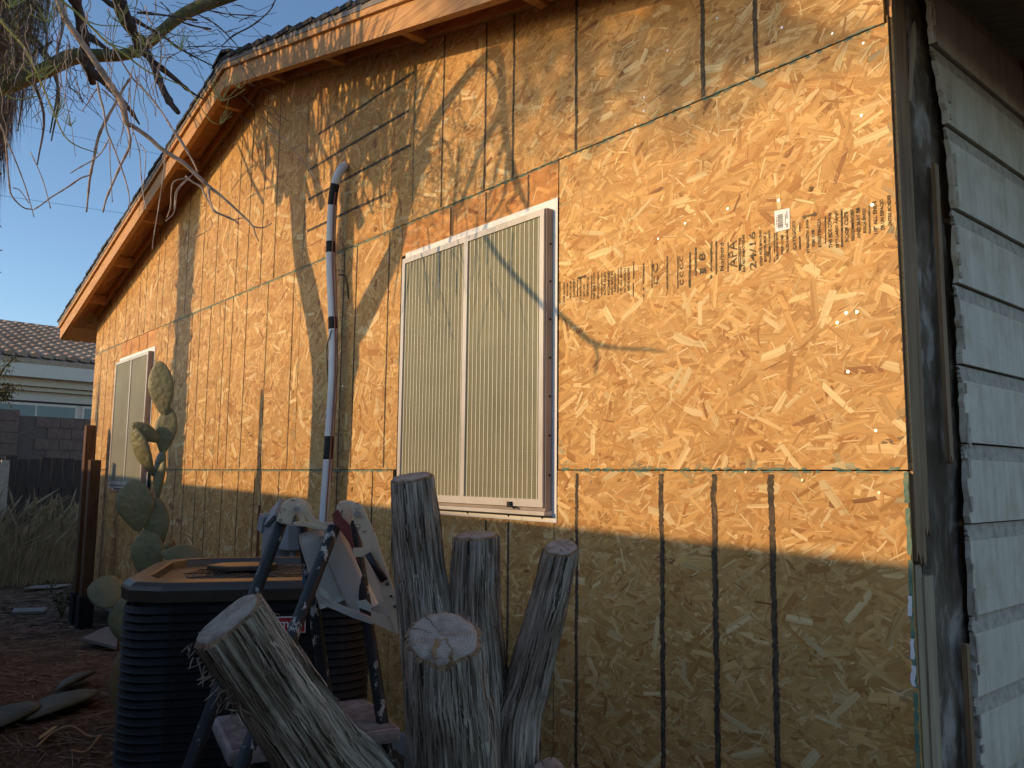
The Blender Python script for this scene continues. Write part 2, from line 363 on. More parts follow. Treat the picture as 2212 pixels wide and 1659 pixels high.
def flakes(panel, parent, spread=48, tint=(1, 1, 1), dm=1.0):
    """loose strands pressed into the face of one board (panel: convex outline in x, z)"""
    x0 = min(p[0] for p in panel); x1 = max(p[0] for p in panel); z0 = min(p[1] for p in panel); z1 = max(p[1] for p in panel)
    V, Fc, UV, COL = [], [], [], []
    xa = x0
    while xa < x1-1e-6:
        xb = min(xa+.3, x1); d, sc = dens((xa+xb)/2); N = int(d*dm*(xb-xa)*(z1-z0))
        for i in range(N):
            q = i/max(1, N); k = rngf.random()
            if q < .38: L, wd = rngf.uniform(.07, .16), rngf.uniform(.016, .046)
            elif q < .74: L, wd = rngf.uniform(.04, .12), rngf.uniform(.008, .024)
            elif k < .10: L, wd = rngf.uniform(.05, .13), rngf.uniform(.011, .030)
            else: L, wd = rngf.uniform(.012, .07), rngf.uniform(.0015, .007)
            L *= sc*.92; wd *= sc*.92
            cx, cz = rngf.uniform(xa, xb), rngf.uniform(z0, z1)
            a_ = R(rngf.gauss(8, spread)) if rngf.random() < .82 else rngf.uniform(0, math.pi)
            ca, sa = math.cos(a_), math.sin(a_); h, ww = L/2, wd/2
            e = lambda s=.35: rngf.uniform(-s, s)*wd
            pts = [(-h+e(), -ww), (h+e(), -ww*rngf.uniform(.5, 1)), (h+e(), ww), (-h+e(), ww*rngf.uniform(.5, 1))]
            A_, B_, C_, D_ = pts; pts = [A_]
            if k < .4: pts.append((rngf.uniform(-.5, .5)*h, -ww*rngf.uniform(1, 1.3)))
            pts.append(B_)
            if k > .7: pts.append((h+wd*rngf.uniform(.4, 1.1), rngf.uniform(-.5, .5)*ww))
            pts.append(C_)
            if k > .55: pts.append((rngf.uniform(-.5, .5)*h, ww*rngf.uniform(1, 1.35)))
            pts.append(D_)
            uo, vo_ = rngf.random()*40, rngf.random()*40
            poly = [(cx+px*ca-pz*sa, cz+px*sa+pz*ca, px+uo, pz+vo_) for px, pz in pts]
            rad = h+wd*1.5
            poly = clip(poly, panel)
            if not poly: continue
            c = rngf.choice(PALC); j = rngf.uniform(.86, 1.1); c = (c[0]*.97, c[1]*.87, c[2]*.74)
            if q > .74 and rngf.random() < .3: c = (.70, .52, .26)
            c = [c[t_]*j*tint[t_] for t_ in range(3)]
            ed = min(cx-x0, x1-cx, cz-z0, z1-cz)
            if ed < .010 and rngf.random() < .4: f_ = rngf.uniform(.15, .45); c = [c[t_]*(1-f_)+(.06, .2, .17)[t_]*f_ for t_ in range(3)]
            yo = -(.0003+.0017*q+.0002*rngf.random()); n0 = len(V)
            for p in poly: V.append((p[0], yo, p[1])); UV.append((p[2], p[3]))
            Fc.append(tuple(range(n0, n0+len(poly)))); COL.append((*c, 1))
        xa = xb
    m_ = MB(); m_.v, m_.f = V, Fc
    o = m_.build('wood_strands', 'strand', parent, kind='stuff', uv=UV)
    at = o.data.attributes.new('Col', 'FLOAT_COLOR', 'FACE'); at.data.foreach_set('color', np.asarray(COL, dtype=np.float32).ravel())
    return o
def ribbon(a, b, wd, seg=.03, amp=.3, y=-.0027, skip=0.0, rg=rngf):
    """brushed line on the board: ragged strip from a to b (x, z)"""
    m_ = MB(); a = Vector((a[0], 0, a[1])); b = Vector((b[0], 0, b[1])); d = b-a; L = d.length; d.normalize(); nrm = Vector((d.z, 0, -d.x))
    n_ = max(2, int(L/seg)); prev = None
    for i in range(n_+1):
        p = a+d*(L*i/n_)+nrm*wd*.25*noise.noise(Vector((i*.11, a.x*7, a.z)))
        l, r_ = p-nrm*wd*.5*(1+rg.uniform(-amp, amp)), p+nrm*wd*.5*(1+rg.uniform(-amp, amp)); l.y = r_.y = y
        i0 = len(m_.v); m_.v += [tuple(l), tuple(r_)]
        if i and rg.random() >= skip: m_.f.append((i0-2, i0-1, i0+1, i0))
    return m_
def panel(poly, spread=48, tint=(1, 1, 1), core='board_core', th=.012, fl=True, dm=1.0):
    m_ = MB(); m_.prism([(p[0], p[1]) for p in poly], (0, th, 0)); o = m_.build('strand_board_panel', core, house)
    if fl: flakes(poly, o, spread, tint, dm)
    return o
g = .0022
def rect(x0, x1, z0, z1, gt=g): return [(x0+g, z0+g), (x1-g, z0+g), (x1-g, z1-gt), (x0+g, z1-gt)]
def top(x): return zfb(x)+.13
P = {}
r3 = [XL, -5.9, -4.69, -3.47, -2.25, -1.05, XR]
for i in range(6):
    x0, x1 = r3[i], r3[i+1]; pl = [(x0+g, Z2+.0028), (x1-(g if i < 5 else .012), Z2+.0028), (x1-(g if i < 5 else .012), top(x1))]
    if x0 < RX < x1: pl.append((RX, top(RX)))
    pl.append((x0+g, top(x0))); P['c%d' % i] = panel(pl, (42, 60, 45, 65, 70, 30)[i], (1, 1, 1) if i != 4 else (1.02, .98, .92))
WX = (-1.092, -.001); WX2 = (-6.14, -5.05); WZ = (1.072, 2.336)
P['b_right'] = panel(rect(WX[1]+.002, XR, Z1, Z2), 42, (1.05, 1.04, 1.0))
P['head1'] = panel(rect(WX[0]-.04, WX[1], WZ[1]-.01, Z2), 12, (1.0, .80, .66), 'red_board', dm=.35)
P['b_mid'] = panel(rect(-2.25, WX[0]-.04, Z1, Z2), 50)
P['b_2'] = panel(rect(-3.56, -2.25, Z1, Z2), 50); P['b_3'] = panel(rect(-4.89, -3.56, Z1, Z2), 50)
P['b_4'] = panel(rect(WX2[1]-.01, -4.89, Z1, Z2), 50); P['head2'] = panel(rect(WX2[0], WX2[1], WZ[1]-.01, Z2), 12, (1.0, .80, .62), 'red_board', dm=.4)
P['b_5'] = panel(rect(XL, WX2[0], Z1, Z2), 50)
ZB = .06
P['a_right'] = panel(rect(-.02, XR-.003, ZB, Z1), 36, (1, 1, .98)); P['a_win'] = panel(rect(-1.16, -.02, ZB, WZ[0]+.02), 40, (.97, .96, .94))
P['a_mid'] = panel(rect(-2.28, -1.16, ZB, Z1), 45); P['a_2'] = panel(rect(-3.6, -2.28, ZB, Z1), 45); P['a_3'] = panel(rect(-4.95, -3.6, ZB, Z1), 45)
P['a_4'] = panel(rect(-6.2, -4.95, ZB, WZ[0]+.02), 45); P['a_5'] = panel(rect(XL, -6.2, ZB, Z1), 45)
# body behind the boards
MB().prism([(XL, 0.0), (XR-.015, 0.0), (XR-.015, top(XR)-.01), (RX, top(RX)-.01), (XL, top(XL)-.01)], (0, .05, 0), (0, .0145, 0)).build('wall_backing', 'gap_dark', house)
MB().box((XL+.03, 2.2, 1.4), (.03, 2.1, 1.4)).build('end_wall', 'stucco', house)
MB().box((-2.9, 4.35, 1.4), (4.2, .04, 1.4)).build('rear_wall', 'stucco', house)
MB().box((-2.915, .03, .03), (4.2, .06, .045)).build('foundation', 'slab', house)

# marker lines over the studs: (panel, x, z0, z1, width)
def mk(pn, x, z0, z1, wd=.017, jx=0): ribbon((x, z0), (x+jx, z1), wd*.78, .007, .26, skip=0).build('marker_line', 'marker_paint', P[pn])
for x, wd in ((.099, .019), (.492, .024), (.70, .026), (.90, .024)): mk('a_right', x, ZB+.01, Z1-.012, wd, .004)
for x in (-.285, -.43, -.83): mk('a_win', x, ZB+.01, WZ[0]-.01, .015)
for x in (-1.35, -1.72): mk('a_mid', x, ZB+.01, Z1-.01, .014)
for x in (-2.45, -2.71, -2.81, -3.08, -3.36): mk('a_2', x, ZB+.01, Z1-.01, .013)
for x in (-3.67, -3.88, -4.14, -4.35, -4.7): mk('a_3', x, ZB+.01, Z1-.01, .014)
for x in (-5.4, -5.9): mk('a_4', x, ZB+.01, WZ[0]-.02, .014)
for x in (-6.38, -6.61, -6.85): mk('a_5', x, ZB+.01, Z1-.01, .015)
for x, wd in ((.096, .018), (.69, .021), (.889, .02), (-.281, .017), (-.473, .017), (-.80, .015)): mk('c5', x, Z2+.008, top(x)-.02, wd, .003)
for z, x0, x1 in ((3.275, -2.1, -1.06), (3.087, -2.22, -1.1), (2.898, -2.2, -1.08), (2.70, -2.2, -1.3)): ribbon((x0, z+.006), (x1, z-.004), .016, .02, .25).build('marker_line', 'marker_paint', P['c4'])
for pn, xl in (('c3', (-2.66, -2.87, -3.1, -3.3)), ('c2', (-3.7, -3.98, -4.35)), ('c1', (-4.94, -5.1, -5.43, -5.62)), ('c0', (-6.05, -6.4, -6.61, -6.85))):
    for x in xl: mk(pn, x, Z2+.01, top(x)-.03, .0135)
for x in (-1.25, -1.58, -1.72): mk('b_mid', x, Z1+.01, Z2-.01, .014)
for x in (-2.35, -2.73, -3.07, -3.32, -3.47): mk('b_2', x, Z1+.01, Z2-.01, .0125)
for x in (-3.75, -3.97, -4.15, -4.5, -4.72): mk('b_3', x, Z1+.01, Z2-.01, .013)
for x in (-6.35, -6.61, -6.86): mk('b_5', x, Z1+.01, Z2-.01, .015)
for x in (-.18, -.46, -.72): mk('head1', x, WZ[1]+.01, Z2-.01, .012)
for x in (-5.3, -5.55, -5.8): mk('head2', x, WZ[1]+.01, Z2-.01, .013)
# teal edge sealer brushed along the joints
def teal(pn, a, b_, wd, y=-.0025, skip=.3, amp=.55): ribbon(a, b_, wd, .013, amp, y, skip).build('edge_sealer', 'teal_paint', P[pn])
teal('c5', (-1.04, Z2+.004), (XR-.02, Z2+.004), .004, skip=.4); teal('b_right', (.01, Z2-.005), (XR-.01, Z2-.005), .005, skip=.5)
teal('b_right', (.01, Z1+.004), (XR-.01, Z1+.004), .006, skip=.55); teal('a_right', (0, Z1-.004), (XR-.02, Z1-.004), .005, skip=.5)
teal('a_right', (XR-.010, ZB+.02), (XR-.007, Z1-.004), .011, skip=.06, amp=.4)
for pn, x0, x1 in (('a_mid', -2.27, -1.17), ('a_2', -3.59, -2.29), ('a_3', -4.94, -3.61)): teal(pn, (x0, Z1-.005), (x1, Z1-.005), .009, skip=.2)
for pn, x0, x1 in (('b_mid', -2.24, -1.15), ('b_2', -3.55, -2.26), ('b_3', -4.88, -3.57), ('b_5', -7.1, -6.16)): teal(pn, (x0, Z2-.005), (x1, Z2-.005), .010, skip=.12)
teal('head1', (WX[0]-.03, Z2-.004), (-.01, Z2-.004), .006); teal('c4', (-2.24, Z2+.03), (-2.24, 3.6), .006, skip=.5); teal('c5', (-1.042, Z2+.03), (-1.042, 3.3), .006, skip=.5)
teal('b_2', (-2.70, Z1+.02), (-2.71, 1.62), .006, skip=.2)
# white splashes on the sealer low at the corner
for z in (.905, .80, .735): ribbon((XR-.012, z), (XR-.008, z+.05), .010, .012, .5, -.0032).build('paint_splash', 'paper', P['a_right'])
MB().box((XR-.0035, .006, 1.9), (.002, .0065, .61)).build('board_end', 'board_edge', house)
MB().box((XR+.0005, .0165, 1.9), (.003, .003, .64)).build('board_sliver', 'fir', house)

# nails
nailme = MB().tube([(0, .002, 0), (0, -.0012, 0)], .0040, 10).build('nail_head', 'nail_steel', P['b_right']); first = [True]
def nail(pn, u, v, Y=0):
    p = W(u, v); x, z = p.x, p.z
    if first[0]:
        nailme.location = Vector((x, -.0022, z))-wloc(P[pn]); nailme.parent = P[pn]; first[0] = False
        me = nailme.data; off = Vector((0, 0, 0))+wloc(P['b_right']); me.transform(Matrix.Translation(off)); return
    dup(nailme, 'nail_head', P[pn], (x, -.0022, z))
for u, v in ((1573, 451), (1481, 483), (1423, 516), (1683, 433), (1885, 443), (1810, 697), (1829, 676), (1852, 674), (1833, 803), (1862, 250), (1893, 930)): nail('b_right', u, v)
for u, v in ((1799, 73), (1866, 94), (1393, 211), (1443, 110), (1374, 270), (1392, 240), (1690, 60), (1550, 40)): nail('c5', u, v)
for u, v in ((1277, 1041), (1498, 1027), (1612, 1020), (1734, 1037), (1900, 1064), (1590, 1060), (1330, 1215)): nail('a_right', u, v)
rn = random.Random(5)
for i in range(34):
    pn = rn.choice(['b_mid', 'b_2', 'b_3', 'a_2', 'c3', 'c4']); o = P[pn]; bb = [v.co for v in o.data.vertices]
    xa, xb = min(v.x for v in bb)+house.location.x, max(v.x for v in bb)+house.location.x; za, zb = min(v.z for v in bb), min(max(v.z for v in bb), 3.1)
    dup(nailme, 'nail_head', o, (rn.choice([xa+.02, xb-.02, (xa+xb)/2]), -.0022, rn.uniform(za+.05, zb-.05)))

# stamped lettering on the right-hand board, reading upwards
def text_mesh(s, size, depth=0.0):
    cu = bpy.data.curves.new('t', 'FONT'); cu.body = s; cu.size = size; cu.align_x = 'CENTER'; cu.align_y = 'CENTER'; cu.extrude = depth; cu.resolution_u = 3; cu.offset = .0004 if size < .05 else 0
    ob = bpy.data.objects.new('t', cu); C.objects.link(ob); dg = bpy.context.evaluated_depsgraph_get(); dg.update()
    me = bpy.data.meshes.new_from_object(ob.evaluated_get(dg)); bpy.data.objects.remove(ob); bpy.data.curves.remove(cu); return me
def stamp(s, x, z, h, length, pn='b_right', mt='ink', y=-.0028, name='stamped_lettering'):
    me = text_mesh(s, h*1.42); xs_ = [v.co.x for v in me.vertices]
    sc = length/(max(xs_)-min(xs_)); ys_ = [v.co.y for v in me.vertices]; sy = h/(max(ys_)-min(ys_))
    for v in me.vertices: px, py = v.co.x*sc, v.co.y*sy; v.co = Vector((x-py, y, z+px))-wloc(P[pn])
    me.name = name; me.materials.append(MATS[mt]); o = bpy.data.objects.new(name, me); C.objects.link(o); o.parent = P[pn]; return o
def bar_(x, z0, z1, wd=.004, pn='b_right', mt='ink'): ribbon((x, z0), (x+.002, z1), wd, .012, .35, -.0028, .08).build('stamped_rule', mt, P[pn])
for s, x, zc, h, L in (('Norbord', .750, 1.943, .015, .092), ('APA', .792, 1.942, .030, .088), ('RATED SHEATHING', .830, 1.938, .009, .118), ('24/16', .863, 1.940, .022, .118), ('SIZED FOR SPACING', .890, 1.942, .008, .112), ('EXPOSURE 1', .905, 1.942, .008, .09), ('THICKNESS 7/16 INCH', .920, 1.94, .007, .1),
                       ('SHEATHING SPAN', .945, 1.936, .008, .082), ('PRP-108', .962, 1.936, .008, .06), ('HUD-UM-40', .979, 1.944, .008, .07), ('CATEGORY', 1.002, 1.957, .011, .09), ('STRENGTH AXIS', 1.044, 1.944, .008, .10), ('EJE DE', 1.061, 1.934, .010, .05), ('RESISTENCIA', 1.080, 1.946, .010, .086),
                       ('THIS SIDE DOWN', 1.113, 1.946, .011, .102), ('ESTE LADO ABAJO', 1.132, 1.945, .010, .108), ('ROOF CLIPS', 1.161, 1.945, .011, .086), ('RECOMMENDED', 1.178, 1.946, .009, .09), ('AND MAY BE', 1.195, 1.948, .010, .088), ('REQUIRED', 1.212, 1.95, .010, .07), ('1/8" ALL ENDS', 1.242, 1.951, .011, .092), ('DE UN ESPACIO', 1.261, 1.955, .010, .085), ('ENTRE BORDES', 1.281, 1.962, .009, .084),
                       ('EXPOSICION', .008, 1.953, .010, .085), ('RATED SHEATHING', .033, 1.950, .009, .08), ('PRP-108', .050, 1.956, .009, .05), ('HUD-UM-40', .068, 1.953, .009, .07), ('CATEGORY', .087, 1.957, .012, .075), ('STRENGTH AXIS', .122, 1.945, .010, .088), ('EJE DE', .140, 1.938, .010, .045), ('RESISTENCIA', .159, 1.95, .010, .075),
                       ('THIS SIDE DOWN', .192, 1.946, .012, .1), ('ESTE LADO ABAJO', .212, 1.945, .011, .1), ('ROOF CLIPS', .245, 1.946, .012, .085), ('RECOMMENDED', .265, 1.945, .010, .09), ('AND MAY BE', .281, 1.942, .011, .09), ('REQUIRED', .296, 1.942, .010, .07), ('1/8" ALL ENDS', .325, 1.942, .011, .095), ('DE UN ESPACIO', .343, 1.941, .010, .088), ('ENTRE BORDES', .36, 1.941, .010, .084),
                       ('C', .482, 1.958, .022, .032), ('C', .484, 1.915, .022, .03), ('1', .678, 1.912, .024, .018), ('8', .676, 1.958, .024, .026)):
    stamp(s, x, zc, h, L)
for i in range(4): stamp('C', .592, 1.889+.027*i, .016, .02)
for x, z0, z1, wd in ((.728, 1.89, 2.0, .005), (.772, 1.89, 1.985, .003), (.812, 1.885, 1.99, .003), (.818, 1.885, 1.99, .003), (.935, 1.89, 1.99, .003), (1.018, 1.91, 1.99, .004), (1.097, 1.895, 1.99, .003), (1.146, 1.89, 2.0, .005), (1.225, 1.91, 1.99, .004),
                      (.104, 1.92, 1.985, .004), (.178, 1.9, 1.99, .004), (.229, 1.9, 1.99, .004), (.309, 1.9, 1.99, .004), (.381, 1.875, 2.0, .005), (.427, 1.865, 1.985, .006), (.465, 1.88, 1.99, .003), (.531, 1.875, 1.99, .006), (.575, 1.87, 1.98, .004), (.624, 1.865, 1.985, .007), (.648, 1.9, 1.995, .006), (.709, 1.88, 2.0, .006)): bar_(x, z0, z1, wd)
# arrow heads of the strength-axis marks
for x, zc in ((.128, 1.992), (1.052, 2.004)):
    m_ = MB(); m_.prism([(-.026, 0), (-.014, .007), (-.014, .003), (.014, .003), (.014, .007), (.026, 0), (.014, -.007), (.014, -.003), (-.014, -.003), (-.014, -.007)], (0, .0004, 0), (x, -.003, zc)); m_.build('stamped_arrow', 'ink', P['b_right'])
# barcode sticker
m_ = MB(); m_.prism([(.941, 1.979), (.989, 1.979), (.990, 2.042), (.940, 2.045)], (0, .0008, 0), (0, -.0036, 0)); stk = m_.build('barcode_sticker', 'paper', P['b_right'])
m_ = MB(); z = 1.988; rb = random.Random(3)
while z < 2.030:
    h_ = rb.choice([.0008, .0014, .0022]); m_.box((.959, -.0038, z+h_/2), (.0085, .00008, h_/2)); z += h_+rb.choice([.0009, .0015])
m_.build('barcode', 'print_black', stk)
for s, x, zc, h, L in (('Norbord', .981, 2.022, .0042, .022), ('OSB', .981, 1.991, .0042, .012), ('7/16 Category', .9755, 2.01, .0036, .036), ('1 76121 2', .9475, 2.009, .003, .03)):
    o = stamp(s, x, zc, h, L, 'b_right', 'print_black', -.0039, 'sticker_print'); o.parent = stk

# windows
def window(dx):
    def b(name, mt, x0, x1, y0, y1, z0, z1, parent): return MB().box(((x0+x1)/2+dx, (y0+y1)/2, (z0+z1)/2), (abs(x1-x0)/2, abs(y1-y0)/2, abs(z1-z0)/2)).build(name, mt, parent)
    X0, X1, ZA, ZC = -1.05, -.026, 1.115, 2.292
    win = b('window', 'aluminium_dull', X0+.004, X1-.004, -.004, .03, ZA, ZC, house)
    # nailing flange: four thin strips
    for (x0, x1, z0, z1) in ((-1.09, -.002, 2.293, 2.336), (-1.09, -.002, 1.072, 1.1145), (-1.09, X0+.003, 1.1145, 2.293), (X1-.003, -.002, 1.1145, 2.293)): b('flange', 'flange_white', x0, x1, -.0055, -.0035, z0, z1, win)
    # deep outer frame
    for n_, x0, x1, z0, z1 in (('j', X1-.012, X1, ZA, ZC), ('j', X0, X0+.012, ZA, ZC), ('h', X0+.012, X1-.012, ZC-.012, ZC), ('s', X0+.012, X1-.012, ZA, ZA+.012)): b('outer_frame', 'aluminium_dull', x0, x1, -.040, -.0056, z0, z1, win)
    b('sill_lip', 'aluminium', X0-.004, X1+.004, -.050, -.006, ZA-.016, ZA-.001, win); b('track', 'aluminium_dull', X0+.014, X1-.014, -.036, -.0057, ZA+.013, ZA+.03, win)
    # storm screen frame in front
    f = .030; fx0, fx1, fz0, fz1 = X0+.002, X1-.006, ZA+.014, ZC-.003; xm = (fx0+fx1)/2+.004; y0, y1 = -.050, -.0405
    fr = b('screen_frame', 'aluminium', fx0, fx1, y0, y1, fz1-f*.85, fz1, win); b('rail', 'aluminium', fx0, fx1, y0, y1, fz0, fz0+f, fr)
    for x0, x1 in ((fx0, fx0+f*.8), (fx1-f*.8, fx1), (xm-f*.45, xm+f*.45)): b('stile', 'aluminium', x0, x1, y0-.001, y1, fz0+f, fz1-f*.85, fr)
    for x0, x1 in ((fx0+f*.8, xm-f*.45), (xm+f*.45, fx1-f*.8)):
        sc = b('screen', 'screen', x0+.0005, x1-.0005, -.0435, -.0425, fz0+f+.0005, fz1-f*.85-.0005, win)
        n_ = int((x1-x0)/.0262)
        s0 = None
        for i in range(n_):
            xx = x0+(x1-x0)*(i+.5)/n_
            if s0 is None: s0 = MB().box((xx+dx, -.0446, (fz0+fz1)/2), (.0016, .0009, (fz1-fz0)/2-f*.93)).build('screen_strip', 'screen_strip', win); xs0 = xx
            else:
                c = bpy.data.objects.new('screen_strip', s0.data); C.objects.link(c); c.parent = win; c.location = (xx-xs0, 0, 0)
    MB().box((-.215+dx, -.057, ZA+.020), (.009, .007, .011)).build('latch', 'rubber_black', win)
    MB().tube([(-.215+dx, -.060, ZA+.016), (-.180+dx, -.062, ZA+.010)], .004, 6).build('latch_pin', 'rubber_black', win)
    for i in range(7):
        MB().tube([(X1+.001+dx, -.020, 1.25+.15*i), (X1+.0025+dx, -.020, 1.25+.15*i)], .005, 8).build('screw', 'rubber_black', win)
    for x in (-.9, -.55, -.28, -.08): MB().tube([(x+dx, -.0052, 1.088), (x+dx, -.0072, 1.088)], .005, 8).build('screw', 'rubber_black', win)
    return win
window(0); window(-5.05)

# gable trim and roof
def slope(name, mt, xa, xb, y0, y1, h0, h1, n_=1):
    """board following the rake between two x, y range and heights above the fascia underside"""
    m_ = MB(); m_.prism([(xa, zfb(xa)+h0), (xb, zfb(xb)+h0), (xb, zfb(xb)+h1), (xa, zfb(xa)+h1)], (0, y1-y0, 0), (0, y0, 0)); return m_.build(name, mt, house)
XE0, XE1 = -7.60, 1.95
for xa, xb in ((XE0, RX-.001), (RX+.001, XE1)):
    slope('fascia_board', 'fir', xa, xb, -OV, -OV+.038, 0, .172); slope('trim_board', 'fir', xa, xb, -OV-.020, -OV, .125, .176)
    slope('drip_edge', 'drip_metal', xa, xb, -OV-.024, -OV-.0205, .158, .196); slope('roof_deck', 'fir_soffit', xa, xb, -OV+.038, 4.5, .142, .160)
    slope('ledger_board', 'fir', max(xa, XL+.01), min(xb, XR), -.036, -.003, .078, .139)
slope('rafter_tail', 'fir', XE0, XE0+.03, -OV+.04, 4.3, .0, .139); slope('rafter_tail', 'fir', XE1-.03, XE1, -OV+.04, 4.3, 0, .139)
for x in (-6.69, -5.823, -4.956, -4.09, -3.25, -2.52, -1.73, -.92, -.05, .82):
    MB().bar((x, -.037, zfb(x)+.091), (x, -OV+.039, zfb(x)+.091), .04, .09).build('lookout_block', 'fir', house)
for i in range(5): MB().bar((XR+.02, .35+i*.8, zfb(XR)+.09), (XE1-.04, .35+i*.8, zfb(XE1-.04)+.09), .04, .09).build('rafter_tail', 'old_lumber', house)
rs = random.Random(2)
def courses(sgn):
    n_ = 34; tot = (RX-XE0 if sgn < 0 else XE1-RX)
    for i in range(n_):
        a0 = tot*i/n_; a1 = tot*(i+1)/n_+.05; x0, x1 = RX+sgn*a0, RX+sgn*min(a1, tot+.03)
        up0, up1 = .197+rs.uniform(0, .006), .215+rs.uniform(0, .010)
        # each course: thin wedge, thick at its lower edge
        pts = [(x0, zfb(x0)+.182), (x1, zfb(x1)+.1975), (x1, zfb(x1)+.1975+.022+rs.uniform(0, .012)), (x0, zfb(x0)+.2+rs.uniform(0, .006))]
        MB().prism(pts, (0, 4.6, 0), (0, -OV-.032+rs.uniform(-.006, .006), 0)).build('shingle_course', 'shingle', house)
courses(-1); courses(1)
MB().prism([(RX-.16, zfb(RX-.16)+.222), (RX, zfb(RX)+.236), (RX+.16, zfb(RX+.16)+.222), (RX+.16, zfb(RX+.16)+.24), (RX, zfb(RX)+.258), (RX-.16, zfb(RX-.16)+.24)], (0, 4.6, 0), (0, -OV-.036, 0)).build('ridge_cap', 'shingle', house)

# right-hand end of the house: old lap siding and the opened corner
MB().box((XR-.075, 2.2, 1.36), (.02, 2.12, 1.36)).build('end_sheathing', 'old_lumber', house)
seams = [2.763, 2.533, 2.305, 2.051, 1.822, 1.583, 1.355, 1.126, .872, .655, .43, .2]
lefts = [.27, .285, .36, .378, .372, .368, .366, .36, .352, .348, .345, .34]
rsd = random.Random(9)
for i in range(len(seams)-1):
    zt, zb = seams[i], seams[i+1]; l0, l1 = lefts[i], lefts[i+1]; yr = 1.06; n_ = 9
    for nm, mt, za, zc_, xo0, xo1 in (('siding_board', 'old_siding', zb+.0, zt-.050, .020, .017), ('siding_groove', 'siding_edge', zt-.050, zt-.005, .015, .008)):
        m_ = MB(); pts = []
        for k in range(n_+1):
            q = k/n_; z = za+(zc_-za)*q; pts.append((l1+(l0-l1)*((z-zb)/(zt-zb))+rsd.uniform(-.009, .006), z))
        pts += [(yr, zc_), (yr, za)]
        f_ = lambda z: XR+xo0+(xo1-xo0)*((z-za)/(zc_-za))-.012
        k = len(pts); m_.v = [(f_(z), y, z) for y, z in pts]+[(XR-.009, y, z) for y, z in pts]
        m_.f = [tuple(range(k)), tuple(reversed(range(k, 2*k)))]+[(j, k+j, k+(j+1) % k, (j+1) % k) for j in range(k)]
        m_.build(nm, mt, house)
        if nm == 'siding_board':   # broken paint lip along the ragged end
            for q in range(5):
                z = rsd.uniform(za+.01, zc_-.02); MB().box((f_(z)+.002, l1+.006+rsd.uniform(-.004, .006), z), (.003, rsd.uniform(.003, .009), rsd.uniform(.006, .03))).build('paint_flake', 'siding_edge', house)
MB().box((XR+.012, 1.115, 1.38), (.022, .05, 1.38)).build('trim_board', 'old_lumber', house)
# corner studs
def stud(name, mt, y0, y1, z0, z1, x0, x1, ragged=0):
    m_ = MB(); pts = [(y0, z0), (y1, z0)]; 
    if ragged:
        pts = [(y0, z0)]+[(y0+(y1-y0)*k/7, z0+rsd.uniform(-.5, .9)*ragged) for k in range(1, 7)]+[(y1, z0)]
    pts += [(y1, z1), (y0, z1)]
    m_.prism(pts, (x0-x1, 0, 0), (x1, 0, 0), (0, 1, 0), (0, 0, 1)); return m_.build(name, mt, house)
stud('corner_stud', 'old_lumber', .0205, .075, 1.04, 2.82, XR-.036, XR+.002, .03); stud('corner_stud', 'old_lumber', .0755, .118, 1.10, 2.82, XR-.036, XR-.004, .04)
stud('lower_stud', 'pale_lumber', .0145, .052, .0, 1.03, XR-.034, XR-.002, 0); stud('lower_stud', 'pale_lumber', .0525, .108, .0, 1.0, XR-.034, XR+.003, 0)
m_ = MB(); n1, n2 = 22, 150   # torn felt and crumbling plaster between stud and siding
for j in range(n2+1):
    z = .02+2.78*j/n2
    for i in range(n1+1):
        y = .112+.29*i/n1; h = noise.noise(Vector((y*9, z*5, 1)))*.6+noise.noise(Vector((y*30, z*22, 4)))*.4
        m_.v.append((XR-.022+.020*h-.012*(i/n1), y, z))
for j in range(n2):
    for i in range(n1): a_ = j*(n1+1)+i; m_.f.append((a_, a_+1, a_+n1+2, a_+n1+1))
m_.build('torn_felt', 'felt_plaster', house, smooth=True)
stud('lath', 'old_lumber', .262, .288, 1.30, 2.16, XR-.012, XR-.001, .02); stud('lath', 'old_lumber', .300, .322, .0, .80, XR-.012, XR+.002, .02)
MB().prism([(.11, 2.30), (.125, 2.30), (.185, 2.52), (.176, 2.56), (.16, 2.54)], (.004, 0, 0), (XR-.006, 0, 0), (0, 1, 0), (0, 0, 1)).build('splinter', 'pale_lumber', house)

# ================================================================== PVC PIPE ON THE WALL
def wy(u, v, y): return W(u, v, y)
pth = [W(u, v, y) for u, v, y in ((748, 357, .02), (741, 362, -.03), (731, 376, -.06), (724, 398, -.07), (718, 440, -.07), (715, 500, -.065), (714, 560, -.065), (716, 620, -.065), (719, 690, -.06), (720, 760, -.06), (718, 840, -.06), (713, 920, -.06), (708, 1000, -.065), (703, 1070, -.07), (699, 1130, -.075), (694, 1200, -.08))]
pth.append(Vector((pth[-1].x, -.08, .45))); pth.append(Vector((pth[-1].x, -.08, gz(-1.9, -.08)-.02)))
pipe = thing('plastic_pipe', 'white plastic pipe banded with black tape, standing left of the large window', 'pipe', (pth[-1].x, -.08, 0))
sp = cat(pth, 7); MB().tube(sp, .0245, 18).build('pipe_run', 'pvc', pipe, smooth=True)
def near(v0, v1):
    out = []
    for q in sp:
        d = q-CAM; z_ = d.dot(_fw); vv = IH/2-F*d.dot(_up)/z_
        if v0 <= vv <= v1: out.append(q)
    return out
